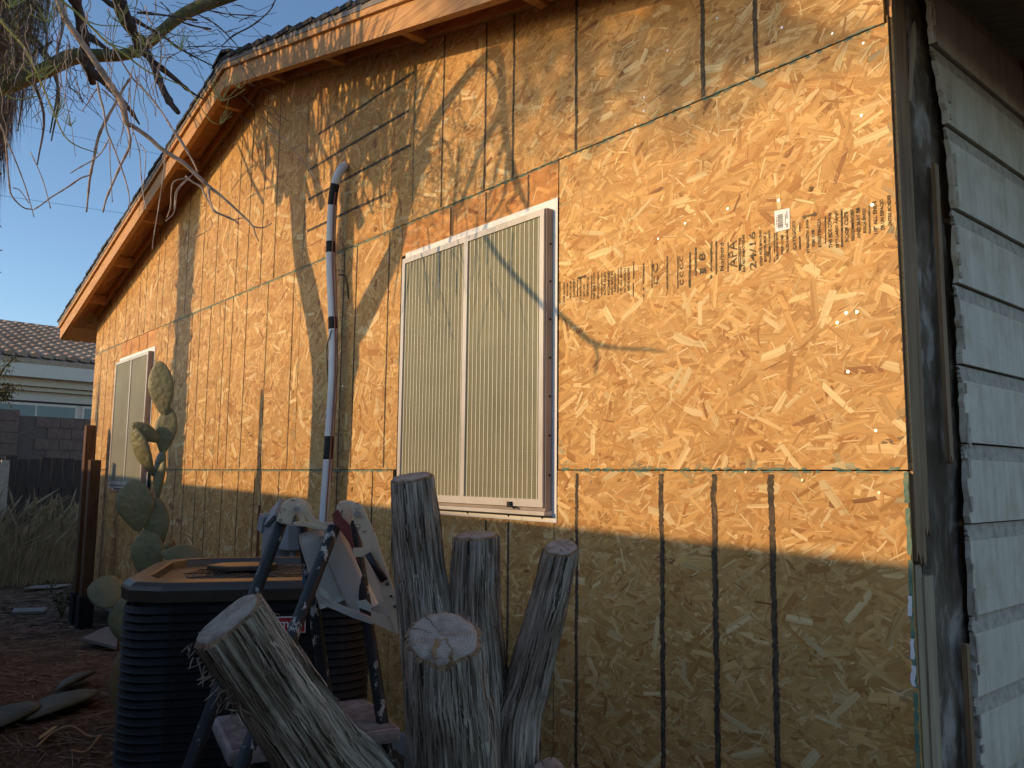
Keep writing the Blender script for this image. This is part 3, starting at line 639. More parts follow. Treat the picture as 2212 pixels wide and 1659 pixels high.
for v0, v1 in ((404, 446), (522, 546), (686, 712), (942, 992)):
    a0, a1 = PD, None
    seg = near(v0-14, v1+14)
    zt, zb = W(715, v0, -.065).z, W(715, v1, -.065).z
    def atz(z):
        for i in range(len(sp)-1):
            if sp[i].z >= z >= sp[i+1].z: return sp[i].lerp(sp[i+1], (sp[i].z-z)/max(1e-6, sp[i].z-sp[i+1].z))
        return sp[0]
    n_ = 8; MB().tube([atz(zt+(zb-zt)*i/n_) for i in range(n_+1)], [.0252+.0007*((i % 3) == 1) for i in range(n_+1)], 18).build('tape_band', 'rubber_black', pipe, smooth=True)
def along(off, z0, z1, amp=.0, n_=30, ph=0):
    out = []
    for i in range(n_+1):
        z = z0+(z1-z0)*i/n_; q = atz(z); out.append(q+Vector(off)+Vector((amp*math.sin(i*.7+ph)*noise.noise(Vector((i*.21, ph, 0)))*2, 0, 0)))
    return out
MB().tube(along((.030, -.004, 0), 2.80, .55), .0042, 6).build('copper_line', 'copper', pipe, smooth=True)
MB().tube(along((.036, .008, 0), 2.80, 1.2, .01, 40, 2), .003, 6).build('copper_line', 'copper', pipe, smooth=True)
lp = cat([atz(2.02)+Vector((.022, -.022, 0)), atz(1.93)+Vector((-.005, -.034, 0)), atz(1.84)+Vector((-.028, -.02, 0)), atz(1.72)+Vector((-.036, -.005, 0)), atz(1.60)+Vector((-.042, .01, 0)), atz(1.5)+Vector((-.026, .004, 0))], 6)
MB().tube(lp, .003, 6).build('loose_wire', 'wire_black', pipe, smooth=True)
MB().tube(along((-.032, .01, 0), 1.27, .6, .02, 30, 5), .003, 6).build('loose_wire', 'wire_black', pipe, smooth=True)
MB().tube(cat([atz(2.34)+Vector((.035, .03, 0)), atz(2.3)+Vector((.07, .05, .02)), atz(2.2)+Vector((.075, .06, 0))], 4), .004, 6).build('hanger', 'wire_black', pipe, smooth=True)

# ================================================================== GREY ELECTRIC BOX
pb = W(612, 1150, -.07)
box = thing('electrical_box', 'grey electrical disconnect box with its flap swung up, low on the wall behind the ladder', 'electrical box', (pb.x, 0, .5))
c = W(600, 1165, -.06); MB().box(c, (.10, .055, .15)).build('housing', 'grey_box', box, bevel=.008)
c2 = W(592, 1108, -.10); MB().box(c2, (.075, .012, .062), Matrix.Rotation(R(-28), 3, 'Y') @ Matrix.Rotation(R(-30), 3, 'X')).build('flap', 'grey_box', box, bevel=.004)
c3 = W(572, 1130, -.1); MB().box(c3, (.035, .03, .05), Matrix.Rotation(R(20), 3, 'Y')).build('hinge_arm', 'grey_box', box, bevel=.004)
c4 = W(630, 1160, -.07); MB().box(c4, (.06, .05, .07)).build('junction', 'grey_box', box, bevel=.006)
MB().tube([c4+Vector((0, .01, -.06)), c4+Vector((0, .01, -.45))], .016, 12).build('conduit', 'grey_box', box, smooth=True)
MB().tube([Vector((W(563, 1100).x, -.012, 1.05)), Vector((W(563, 1100).x, -.012, .5))], .006, 8).build('ground_wire', 'copper', box)

# ================================================================== PRICKLY PEAR
def pad_mesh(base, tip, width, thick, nrm, nu=26, nv=12, waist=.35, bumpy=.0035, seed=0):
    """flat egg-shaped cactus pad as a closed shell"""
    base, tip = Vector(base), Vector(tip); ax = (tip-base); L = ax.length; ax.normalize()
    n_ = (Vector(nrm)-ax*Vector(nrm).dot(ax)).normalized(); sd = ax.cross(n_); m_ = MB(); rows = []
    for i in range(nu+1):
        t_ = i/nu; prof = (math.sin(math.pi*t_**1.12))**.60 if 0 < t_ < 1 else 0
        wd = width*.5*prof*(.74+.26*min(1, t_*1.8)); th = thick*.5*(prof**.7)
        bend = .035*L*math.sin(math.pi*t_)
        ring = []
        for k in range(2*nv):
            a_ = 2*math.pi*k/(2*nv); ca, sa = math.cos(a_), math.sin(a_)
            p = base+ax*(L*t_)+sd*wd*ca+n_*(th*sa*(abs(sa)**-.25 if abs(sa) > .01 else 1)+bend)
            p = p+n_*sa*bumpy*noise.noise(p*42+Vector((seed, 0, 0)))
            ring.append(len(m_.v)); m_.v.append(tuple(p))
        rows.append(ring)
    for i in range(nu):
        for k in range(2*nv):
            k2 = (k+1) % (2*nv); m_.f.append((rows[i][k], rows[i][k2], rows[i+1][k2], rows[i+1][k]))
    sp_ = MB(); rg = random.Random(seed)
    for i in range(2, nu-1, 2):
        t_ = i/nu
        for side in (-1, 1):
            for q in range(6):
                k = rg.randrange(2*nv); p = Vector(m_.v[rows[i][k]]); c = base+ax*(L*t_); d = (p-c)
                if d.length < 1e-5: continue
                d = (d.normalized()*.6+n_*side*.7+Vector((rg.uniform(-.3, .3),)*3)).normalized(); e = p+d*rg.uniform(.008, .018); s_ = sd*.0007
                sp_.quad(p-s_, p+s_, e)
    return m_, sp_
cactus = thing('prickly_pear', 'tall prickly pear cactus of stacked grey green pads between air conditioner and small window', 'cactus', (-2.95, -.60, gz(-2.95, -.6)))
sunside = Vector((.75, -.66, 0))
def px(u, v, dy=0): # on the plane of the plant
    return PD(u, v, 5.42+dy)
PADS = [ # base uv, tip uv, width px, facing normal, thickness
 ((357, 905), (344, 779), 46, (.78, -.62, 0), .030), ((350, 985), (368, 880), 40, (.80, -.6, .05), .034), ((341, 1078), (353, 968), 34, (.25, -.97, 0), .05),
 ((352, 957), (285, 914), 28, (.45, -.85, .3), .040), ((332, 1030), (290, 922), 34, (.5, -.85, .05), .042),
 ((300, 1150), (287, 1036), 62, (.88, -.46, .1), .032), ((340, 1195), (338, 1072), 44, (.85, -.52, 0), .045), ((318, 1260), (322, 1140), 56, (.85, -.52, 0), .06),
 ((345, 1195), (440, 1205), 40, (.5, -.8, .3), .03), ((330, 1330), (322, 1240), 62, (.9, -.4, 0), .07)]
for i, (b0, t0, wpx, n_, th) in enumerate(PADS):
    D = 5.42 - (.35 if i == 8 else 0)
    P0, P1 = PD(*b0, D), PD(*t0, D); m_, s_ = pad_mesh(P0, P1, wpx*D/F*1.12, th*.8, n_, seed=i)
    o = m_.build('pad', 'cactus_skin', cactus, smooth=True); s_.build('spines', 'spine', o, kind='stuff')
mm, ss = pad_mesh((-2.95, -.6, gz(-2.95, -.6)-.02), (-2.93, -.62, .62), .24, .12, (.9, -.4, 0), seed=20); mm.build('woody_base', 'cactus_old', cactus, smooth=True)
for u, v in ((363, 1190), (370, 1186)):
    q = PD(u, v, 5.2); MB().tube([q, q+Vector((0, 0, .03)), q+Vector((.01, 0, .055))], [.016, .022, .012], 10).build('fruit', 'cactus_old', cactus, smooth=True)
low = thing('prickly_pear', 'broad dark green cactus pad growing low behind the left side of the air conditioner', 'cactus', (-2.6, -1.15, 0))
for i, (b0, t0, wpx, D, n_) in enumerate((((285, 1290), (188, 1272), 62, 4.6, (.75, -.4, .55)), ((280, 1400), (268, 1290), 60, 4.55, (.8, -.5, .1)))):
    m_, s_ = pad_mesh(PD(*b0, D), PD(*t0, D), wpx*D/F*1.1, .035, n_, seed=30+i); o = m_.build('pad', 'cactus_skin', low, smooth=True); s_.build('spines', 'spine', o, kind='stuff')
q0 = PD(280, 1400, 4.55); mm, ss = pad_mesh((q0.x, q0.y, gz(q0.x, q0.y)-.02), q0+Vector((0, 0, .03)), .16, .07, (.8, -.5, 0), seed=40); mm.build('woody_base', 'cactus_old', low, smooth=True)

# ================================================================== AIR CONDITIONER
fa, fb = PZ(384, 1256, .9), PZ(756, 1249, .9); ed = (fb-fa); ed.z = 0; ed.normalize(); inn = Vector((-ed.y, ed.x, 0))   # inn: away from camera
if inn.dot(fa-CAM) < 0: inn = -inn
fl, fr_ = PZ(262, 1256, .9), fb+ed*.075
HW = .398; cen = fr_-ed*HW+inn*HW; cen.z = 0
def rsq(a_, r_, n_=7):
    out = []
    for cx_, cy_, st in ((a_-r_, a_-r_, 0), (-a_+r_, a_-r_, 90), (-a_+r_, -a_+r_, 180), (a_-r_, -a_+r_, 270)):
        for k in range(n_+1): t_ = R(st+90*k/n_); out.append((cx_+r_*math.cos(t_), cy_+r_*math.sin(t_)))
    return out
def acp(p, z): return cen+ed*p[0]+inn*p[1]+Vector((0, 0, z))
def ring_loft(levels, closed_top=False, closed_bot=False):
    m_ = MB(); k = None
    for pts, z in levels:
        k = len(pts); m_.v += [tuple(acp(p, z)) for p in pts]
    for i in range(len(levels)-1):
        for j in range(k): m_.f.append((i*k+j, i*k+(j+1) % k, (i+1)*k+(j+1) % k, (i+1)*k+j))
    if closed_bot: m_.f.append(tuple(reversed(range(k))))
    if closed_top: n0 = (len(levels)-1)*k; m_.f.append(tuple(range(n0, n0+k)))
    return m_
ac = thing('air_conditioner', 'black louvred outdoor air conditioner with tan metal top behind the ladder', 'air conditioner', cen)
AR = .125
ring_loft([(rsq(.45, .03), .01-.04), (rsq(.45, .03), .06)], True, True).build('pad_slab', 'slab', ac, bevel=.0)
ring_loft([(rsq(HW-.018, AR), .065), (rsq(HW-.018, AR), .84)], True, True).build('coil_core', 'rubber_black', ac)
NL = 28
for i in range(NL):
    z0 = .085+.735*i/NL; dz = .735/NL
    ring_loft([(rsq(HW-.006, AR), z0+dz*.98), (rsq(HW-.001, AR), z0+dz*.45), (rsq(HW+.003, AR), z0+dz*.25), (rsq(HW+.001, AR), z0+dz*.14), (rsq(HW-.006, AR), z0+dz*.02)]).build('louvre', 'ac_black', ac, smooth=False)
ring_loft([(rsq(HW-.004, AR), .062), (rsq(HW+.010, AR), .066), (rsq(HW+.010, AR), .085), (rsq(HW-.01, AR), .088)]).build('base_pan', 'ac_black', ac)
# vertical wires of the coil guard on the face turned to the camera
m_ = MB()
for i in range(46):
    t_ = -.235+.47*i/45
    m_.bar(acp((t_, -HW-.0065), .1), acp((t_, -HW-.0065), .82), .0022, .0022)
m_.build('guard_wires', 'ac_black', ac, kind='stuff')
def oct_(a_, c_): return [(a_, a_-c_), (a_-c_*.30, a_-c_*.30), (a_-c_, a_), (-a_+c_, a_), (-a_+c_*.3, a_-c_*.3), (-a_, a_-c_), (-a_, -a_+c_), (-a_+c_*.3, -a_+c_*.3), (-a_+c_, -a_), (a_-c_, -a_), (a_-c_*.3, -a_+c_*.3), (a_, -a_+c_)]
cvr = ring_loft([(oct_(HW-.012, AR), .832), (oct_(HW+.012, AR+.02), .834), (oct_(HW+.014, AR+.02), .872), (oct_(HW+.010, AR+.02), .884), (oct_(HW-.004, AR+.02), .896), (oct_(HW-.060, AR), .900), (oct_(HW-.064, AR), .897), (oct_(HW-.070, AR), .872)]).build('top_cover', 'ac_cap', ac, bevel=.003)
ring_loft([(oct_(HW-.069, AR), .858), (oct_(HW-.069, AR), .874)], True, True).build('fan_deck', 'ac_grille', ac)
m_ = MB()
for r_ in [.05+.022*i for i in range(10)]:
    pts = [acp((r_*math.cos(R(10*k)), r_*math.sin(R(10*k))), .877) for k in range(37)]; m_.tube(pts, .0018, 5, False)
for k in range(12): m_.tube([acp((.05*math.cos(R(30*k)), .05*math.sin(R(30*k))), .879), acp((.26*math.cos(R(30*k)), .26*math.sin(R(30*k))), .879)], .0022, 5, False)
m_.build('fan_guard', 'ac_grille', ac, kind='stuff')
lid = MB(); lq = [acp((-.06+.13*math.cos(R(60*k+10))*1.0, .06+.085*math.sin(R(60*k+10))), 0) for k in range(6)]
lid.prism([(q.x, q.y) for q in lq], (0, 0, .02), (0, 0, .884), (1, 0, 0), (0, 1, 0)); lid.build('motor_cap', 'ac_cap', ac, bevel=.005)
# badge
bc = PD(603, 1348, 2.86); t_b = (bc-cen).dot(ed); zb_ = .735
for tryz in range(40):
    q = acp((t_b, -HW-.010), zb_); d = q-CAM; vv = IH/2-F*d.dot(_up)/d.dot(_fw); zb_ += (vv-1350)*.0012
uu = IW/2+F*(acp((t_b, -HW-.010), zb_)-CAM).dot(_ri)/(acp((t_b, -HW-.010), zb_)-CAM).dot(_fw)
t_b += (594-uu)/F*2.85
BW, BH = .098, .026
def plate(name, mt, hw, hh, dep, par):
    m_ = MB(); m_.prism([(t_b-hw, zb_-hh), (t_b+hw, zb_-hh), (t_b+hw, zb_+hh), (t_b-hw, zb_+hh)], inn*.006, cen-inn*(HW+dep), ed, (0, 0, 1)); return m_.build(name, mt, par)
bd = plate('badge', 'badge_white', BW, BH, .014, ac); plate('badge_field', 'badge_red', BW-.003, BH-.003, .0148, bd)
me = text_mesh('Goodman', .040); xs_ = [v.co.x for v in me.vertices]; sc_ = .168/(max(xs_)-min(xs_))
for v in me.vertices: v.co = cen+ed*(t_b+v.co.x*sc_)-inn*(HW+.0156)+Vector((0, 0, zb_+v.co.y*sc_+.004))-wloc(bd)
me.materials.append(MATS['badge_white']); me.name = 'badge_lettering'; o = bpy.data.objects.new('badge_lettering', me); C.objects.link(o); o.parent = bd

# ================================================================== STEP LADDER
LD = 2.40
def L(u, v, d=0): return PD(u, v, LD+d)
lad = thing('step_ladder', 'paint splattered step ladder with cream plastic joints and folded white tray', 'ladder', PD(650, 1700, 2.3)*1)
lad.location.z = 0
def down(p, q):  # continue p->q to the ground
    d = q-p; t_ = (gz(q.x, q.y)-p.z)/d.z; return p+d*t_
def leg(p, q, r_=.0175):
    e = down(p, q); n_ = 16; MB().tube([p.lerp(e, i/n_) for i in range(n_+1)], [r_*(1+.05*noise.noise(Vector((i*.9, p.x*9, 0)))) for i in range(n_+1)], 14).build('leg', 'splattered_black', lad, smooth=True)
    MB().tube([e+Vector((0, 0, .0)), e+(p-e).normalized()*.05], .022, 12).build('rubber_foot', 'rubber_black', lad)
leg(L(612, 1118), L(553, 1275, -.05)); leg(L(722, 1140, -.06), L(574, 1520, -.30))
leg(L(652, 1130, .06), L(702, 1480, .10)); leg(L(762, 1125, .02), L(832, 1600, -.06))
# cream knuckles: thick outline plates
def plateuv(name, mt, pts, d, th, par=lad, bev=.003):
    P_ = [PD(u, v, d) for u, v in pts]; c_ = sum(P_, Vector())/len(P_); vd = (c_-CAM); vd.z *= .3; vd.normalize()
    m_ = MB(); k = len(P_); m_.v = [tuple(p) for p in P_]+[tuple(p+vd*th) for p in P_]
    m_.f = [tuple(range(k)), tuple(reversed(range(k, 2*k)))]+[(j, k+j, k+(j+1) % k, (j+1) % k) for j in range(k)]
    return m_.build(name, mt, par, bevel=bev)
k1 = plateuv('knuckle', 'cream_plastic', [(597, 1126), (604, 1100), (612, 1086), (622, 1078), (640, 1076), (655, 1079), (666, 1087), (674, 1098), (677, 1108), (668, 1112), (655, 1107), (642, 1109), (633, 1118), (629, 1134), (612, 1133)], LD-.03, .05)
plateuv('knuckle_arm', 'cream_plastic', [(640, 1092), (652, 1086), (664, 1092), (668, 1104), (682, 1122), (696, 1128), (716, 1129), (716, 1146), (700, 1146), (684, 1142), (668, 1130), (658, 1116), (662, 1132), (652, 1134), (646, 1122), (640, 1108)], LD-.045, .014)
plateuv('knuckle', 'cream_plastic', [(726, 1097), (734, 1084), (748, 1081), (762, 1082), (770, 1090), (762, 1112), (756, 1136), (748, 1140), (740, 1120), (730, 1110)], LD-.055, .05)
arm = plateuv('tray_arm', 'cream_plastic', [(757, 1096), (762, 1087), (771, 1085), (781, 1090), (787, 1100), (812, 1156), (838, 1236), (862, 1300), (868, 1310), (872, 1345), (858, 1372), (850, 1360), (820, 1270), (790, 1190), (765, 1130)], LD-.085, .012)
plateuv('tray_return', 'cream_plastic', [(858, 1371), (872, 1346), (800, 1318), (805, 1345)], LD-.08, .004, bev=0)
for u, v, r_ in ((671, 1262, .0), (641, 1100, .008), (606, 1124, .006), (772, 1110, .009), (837, 1262, .006), (845, 1288, .006), (853, 1310, .006)):
    if r_:
        q = PD(u, v, LD-.09 if u > 700 else LD-.062); d = (q-CAM).normalized(); MB().tube([q-d*.006, q+d*.01], r_*.62 if u > 800 else r_, 12).build('rivet', 'rubber_black' if u > 800 else 'aluminium_dull', lad)
plateuv('red_strap', 'dark_red', [(718, 1110), (730, 1100), (740, 1118), (756, 1134), (762, 1170), (778, 1218), (772, 1212), (756, 1176), (738, 1150), (720, 1130)], LD-.07, .008, bev=.002)
plateuv('link_bracket', 'cream_plastic', [(762, 1184), (798, 1182), (804, 1192), (800, 1202), (764, 1204)], LD-.10, .006, bev=.001)
MB().tube([PD(794, 1196, LD-.1), PD(830, 1254, LD-.10)], [.009, .012], 10).build('brace', 'splattered_black', lad, smooth=True)
# white tray hanging folded: two pockets with rounded noses and a rim
def pocket(u0, v0, u1, v1, wpx, d, th):
    a_, b_ = PD(u0, v0, d), PD(u1, v1, d+.02); ax = (b_-a_); Ln = ax.length; ax.normalize(); vd = (a_-CAM).normalized(); sd = ax.cross(vd).normalized(); m_ = MB(); rows = []
    hw = wpx*d/F/2; prof = [(-1, .9), (-.97, .25), (-.82, .04), (-.5, 0), (.5, 0), (.82, .04), (.97, .25), (1, .9)]
    for i in range(13):
        t_ = i/12; cap = min(1, .86+.14*math.sqrt(min(1, t_*8))); sh = .06*(1-min(1, t_*10))
        rows.append(len(m_.v))
        for sx, dp in prof: m_.v.append(tuple(a_+ax*Ln*t_+sd*hw*sx*(.88+.12*t_)*cap+vd*(th*(dp+sh*3))))
    k = len(prof)
    for i in range(12):
        for j in range(k-1): m_.f.append((rows[i]+j, rows[i]+j+1, rows[i+1]+j+1, rows[i+1]+j))
    m_.f.append(tuple(range(k))); m_.f.append(tuple(reversed(range(rows[-1], rows[-1]+k)))); return m_
tr = pocket(668, 1146, 722, 1305, 62, LD+.0, .10).build('tray_pocket', 'tray_plastic', lad, smooth=True); pocket(712, 1150, 790, 1320, 62, LD-.035, .10).build('tray_pocket', 'tray_plastic', lad, smooth=True)
plateuv('tray_floor', 'tray_plastic', [(652, 1165), (700, 1130), (770, 1120), (846, 1330), (812, 1338), (690, 1290)], LD+.07, .01, bev=.002)
plateuv('tray_rim', 'cream_plastic', [(633, 1128), (655, 1126), (702, 1138), (720, 1142), (716, 1150), (690, 1146), (660, 1138), (634, 1136)], LD-.05, .02)
plateuv('tray_lip', 'tray_plastic', [(686, 1288), (724, 1302), (795, 1330), (812, 1338), (806, 1350), (760, 1334), (700, 1308)], LD-.05, .012, bev=.002)
plateuv('tray_rib', 'tray_plastic', [(690, 1270), (704, 1276), (718, 1296), (708, 1298), (692, 1286)], LD-.06, .01, bev=.001); plateuv('tray_rib', 'tray_plastic', [(768, 1300), (790, 1296), (804, 1310), (800, 1322), (774, 1312)], LD-.07, .01, bev=.001)
plateuv('rag', 'blue_rag', [(655, 1232), (668, 1236), (664, 1262), (672, 1272), (662, 1276), (652, 1256)], LD+.06, .004, bev=0)
# ribbed step
s0, s1, s2, s3 = PZ(403, 1556, .565), PZ(493, 1622, .565), PZ(868, 1570, .565), PZ(690, 1497, .565)
st = MB(); cc_ = (s0+s1+s2+s3)/4; ex = (s2-s1); ey = (s0-s1); ex.z = ey.z = 0
hx, hy = ex.length/2, max(.10, ey.length/2); ex.normalize(); ey = (ey-ex*ey.dot(ex)).normalized()
rot = Matrix((ex, ey, Vector((0, 0, 1)))).transposed(); cc_ = (s1+s2)/2+ey*hy
step = MB().box(cc_-Vector((0, 0, .022)), (hx, hy, .020), rot).build('step', 'step_board', lad, bevel=.012)
n_ = 22
for i in range(n_):
    t_ = -hy+.012+(2*hy-.024)*i/(n_-1)
    MB().box(cc_+ey*t_+Vector((0, 0, -.0005)), (hx-.012, .0019, .0022), rot).build('tread_rib', 'step_board', step)
for sx in (-1, 1):
    for sy in (-1, 1):
        p = cc_+ex*(hx-.06)*sx+ey*(hy-.03)*sy-Vector((0, 0, .04)); q = p+ex*.10*sx+ey*.04*sy; q.z = gz(q.x, q.y); MB().tube([p, q], .013, 10).build('step_leg', 'splattered_black', lad)
MB().bar(cc_+ex*(hx-.1)-ey*hy*1.0-Vector((0, 0, .16)), cc_-ex*(hx-.1)-ey*hy-Vector((0, 0, .16)), .02, .04).build('step_brace', 'splattered_black', lad)

# ================================================================== CUT TREE TRUNKS
stump = thing('tree_stump', 'clump of sawn off shaggy grey trunks rising from one stump', 'tree stump', (.72, -.95, gz(.72, -.95)))
def stem(pts, cutn, seed, n_=190, rot_cut=False, fib=420, jag=.0):
    """pts: (point, radius) from the sawn end down to the root"""
    P_ = cat([p for p, r_ in pts], 14); Rr = lerpl([r_ for p, r_ in pts], 14); M_ = len(P_); m_ = MB(); uvs = []; cutn = Vector(cutn).normalized()
    d = (P_[1]-P_[0]).normalized(); x = d.orthogonal().normalized(); rg = random.Random(seed); Ls = 0; frames = []
    for i in range(M_):
        d2 = (P_[min(i+1, M_-1)]-P_[max(i-1, 0)]).normalized(); x = (x-d2*x.dot(d2)).normalized(); y = d2.cross(x); frames.append((x.copy(), y.copy(), d2.copy()))
        if i: Ls += (P_[i]-P_[i-1]).length
        fall = max(0, 1-Ls/.30)
        for k in range(n_):
            a_ = 2*math.pi*k/n_; ca, sa = math.cos(a_), math.sin(a_)
            lob = 1+.13*noise.noise(Vector((ca*1.3, sa*1.3, seed*3.1+Ls*1.2)))+.05*noise.noise(Vector((ca*3, sa*3, seed+Ls*2)))
            ridge = .11*noise.noise(Vector((ca*8+seed, sa*8, Ls*2.2)))+.10*noise.noise(Vector((ca*19, sa*19+seed, Ls*4)))+.065*noise.noise(Vector((ca*38, sa*38+seed, Ls*9)))
            ridge -= .05*max(0, noise.noise(Vector((ca*13, seed+sa*13, Ls*3)))-.15)*4
            rr = Rr[i]*(lob+ridge); p = P_[i]+x*ca*rr+y*sa*rr
            if fall > 0:
                den = cutn.dot(d2); sft = -cutn.dot(p-P_[0])/den if abs(den) > .2 else 0
                base = -(P_[i]-P_[0]).dot(d2)
                p = p+d2*(sft-base)*fall*1.0 if i else p+d2*sft
            if i == 0 and jag: p = p+d2*jag*rg.random()*.5
            m_.v.append(tuple(p)); uvs.append((k/n_ if k <= n_/2 else 1-k/n_, Ls))
    uvs = [(u*Rr[0]*12, v) for u, v in uvs]
    for i in range(M_-1):
        for k in range(n_): k2 = (k+1) % n_; m_.f.append((i*n_+k, i*n_+k2, (i+1)*n_+k2, (i+1)*n_+k))
    o = m_.build('trunk', 'bark', stump, smooth=True, uv=uvs)
    # sawn face
    f = MB(); u2 = []; e1 = cutn.orthogonal().normalized(); e2 = cutn.cross(e1); rim = [Vector(m_.v[k]) for k in range(n_)]; c_ = sum(rim, Vector())/n_
    sm_ = [sum((rim[(k+j) % n_] for j in range(-7, 8)), Vector())/15 for k in range(n_)]
    col_ = MB(); col_.v = [tuple(q) for q in rim]+[tuple(c_+(q-c_)*.93+cutn*.005) for q in sm_]; col_.f = [(k, (k+1) % n_, n_+(k+1) % n_, n_+k) for k in range(n_)]
    col_.build('bark_rim', 'old_lumber', o, uv=[(k*.004, 0) for k in range(n_)]+[(k*.004, .02) for k in range(n_)])
    rim = [c_+(q-c_)*.935 for q in sm_]
    lev = [1.0, .97, .8, .6, .4, .2]
    for l in lev:
        for k in range(n_):
            p = c_+(rim[k]-c_)*l+cutn*((.007 if l < .99 else .002)+((.003*noise.noise(Vector((rim[k]-c_)*l*30))+(.009*noise.noise(Vector((rim[k]-c_)*l*14)) if seed > 3 else 0)) if l < .9 else 0)); f.v.append(tuple(p)); q = p-c_; u2.append((q.dot(e1), q.dot(e2)))
    f.v.append(tuple(c_+cutn*.007)); u2.append((0, 0))
    for l in range(len(lev)-1):
        for k in range(n_): k2 = (k+1) % n_; f.f.append((l*n_+k, l*n_+k2, (l+1)*n_+k2, (l+1)*n_+k))
    n0 = (len(lev)-1)*n_
    for k in range(n_): f.f.append((n0+k, n0+(k+1) % n_, len(f.v)-1))
    fo = f.build('sawn_face', 'cut_wood', o, smooth=True, uv=u2)
    # drying cracks across the face
    cr_ = MB()
    for q in range(2 if seed == 4 else 4):
        a_ = rg.uniform(0, 6.28); k = rg.randrange(n_); pts_ = [c_+(rim[k]-c_)*(.95-.16*j)+e1*rg.uniform(-.003, .003)+e2*rg.uniform(-.003, .003)+cutn*.0115 for j in range(rg.randint(3, 6))]
        for j in range(len(pts_)-1):
            d3 = (pts_[j+1]-pts_[j]).cross(cutn).normalized(); w0, w1 = .0016*(1-j*.15), .0016*(1-(j+1)*.15); cr_.quad(pts_[j]-d3*w0, pts_[j]+d3*w0, pts_[j+1]+d3*w1, pts_[j+1]-d3*w1)
    cr_.build('cracks', 'dark_twig', fo, kind='stuff')
    # loose bark fibres
    fb_ = MB()
    for q in range(fib):
        i = rg.randrange(1, M_-4); k = rg.randrange(n_); a_ = 2*math.pi*k/n_; x_, y_, d_ = frames[i]
        nn = x_*math.cos(a_)+y_*math.sin(a_); tt = d_.cross(nn); ln_ = rg.uniform(.015, .11); w_ = rg.uniform(.0005, .0019); lift = rg.uniform(-.001, .010)*rg.random(); sgn = 1 if i < M_*.3 else rg.choice([-1, 1, 1])
        p = Vector(m_.v[i*n_+k])+nn*.0006; tw = rg.uniform(-.010, .010); prev = None; ns = 6; ph = rg.uniform(0, 6); wv_ = rg.uniform(0, .0018)
        for s_ in range(ns+1):
            t_ = s_/ns; c = p+d_*ln_*t_*sgn+nn*(lift*(t_**2)+.0010)+tt*(tw*t_*t_+wv_*math.sin(ph+t_*7)); ww = w_*(1-t_*.75)
            cur = (c-tt*ww, c+tt*ww)
            if prev: fb_.quad(prev[0], prev[1], cur[1], cur[0])
            prev = cur
    fb_.build('bark_fibres', 'bark_fibre', o, kind='stuff'); return o, frames, m_, n_
def S(u, v, D, hw): return (PD(u, v, D), hw*D/F*.98)
root = Vector((.74, -.93, gz(.74, -.93)-.03))
def rt(dx, dy, r_): return (root+Vector((dx, dy, 0)), r_)
stem([S(890, 1034, 2.06, 47), S(905, 1200, 2.04, 53), S(930, 1400, 2.0, 58), S(960, 1640, 1.96, 64), rt(-.03, .02, .12)], (.05, -.22, 1), 1, fib=1100)
stem([S(1028, 1160, 2.02, 49), S(1024, 1300, 2.02, 54), S(1034, 1480, 2.0, 62), S(1040, 1650, 1.98, 70), rt(.0, .06, .12)], (.02, -.10, 1), 2, fib=900)
stem([S(1213, 1186, 1.98, 35), S(1180, 1320, 1.99, 40), S(1140, 1470, 2.0, 46), S(1108, 1640, 1.98, 58), rt(.05, .05, .11)], (.30, -.30, 1), 3, fib=800)
o4, fr4, m4, n4 = stem([S(955, 1382, 1.70, 77), S(960, 1490, 1.71, 82), S(972, 1640, 1.74, 90), rt(.0, -.06, .14)], (.50, -.40, 1.0), 4, fib=1100)
stem([S(496, 1342, 1.52, 79), S(574, 1460, 1.57, 77), S(684, 1620, 1.64, 82), S(796, 1790, 1.72, 92), rt(-.04, -.12, .13)], (-.10, -.62, .75), 5, fib=1500)
stem([S(1185, 1668, 1.9, 34), S(1160, 1760, 1.9, 40), rt(.1, .02, .08)], (.3, -.3, 1), 6, fib=60)
# rotten streak running down the nearest sawn face
cn = Vector((.50, -.40, 1.0)).normalized(); hc = PD(952, 1407, 1.69); top4 = PD(955, 1382, 1.70); hc = hc-cn*((hc-top4).dot(cn))+cn*.014; hv = MB()
e2 = (Vector((0, 0, 1))-cn*cn.z).normalized(); e1 = e2.cross(cn); NR = 16
for i in range(NR+1):
    t_ = i/NR; yy = .012-.070*t_; ww = .008+.009*math.sin(t_*3.0)+.006*t_+.006*noise.noise(Vector((t_*6, 1, 0)))
    for k in range(9):
        q = k/8*2-1; sk_ = .010*t_; p = hc+e2*yy+e1*(q*ww+sk_+.003*noise.noise(Vector((t_*9, q*3, 5))))+cn*(-.006*(1-q*q)+.005*noise.noise(Vector((t_*14, q*6, 2)))-.018*max(0, t_-.75)*2)
        hv.v.append(tuple(p))
for i in range(NR):
    for k in range(8): hv.f.append((i*9+k, i*9+k+1, (i+1)*9+k+1, (i+1)*9+k))
hv.build('rotten_streak', 'rot_wood', o4, smooth=True)
# shaggy torn bark hanging under the leaning trunk
tb = MB(); rg = random.Random(77)
for q in range(70):
    t0_ = rg.random(); p = PD(415+110*t0_+rg.uniform(-14, 22), 1395+150*t0_+rg.uniform(-14, 26), 1.53+rg.uniform(0, .05)); d = Vector((rg.uniform(-.6, .6), rg.uniform(-.5, .5), rg.uniform(-1, .2))).normalized(); ln_ = rg.uniform(.008, .028); c = d.orthogonal()*rg.uniform(-.02, .02)
    tb.tube([p, p+d*ln_*.5+c*.4, p+d*ln_+c], [.0016, .0013, .0006], 4, False)
tb.build('hanging_bark', 'bark_fibre', stump, kind='stuff')

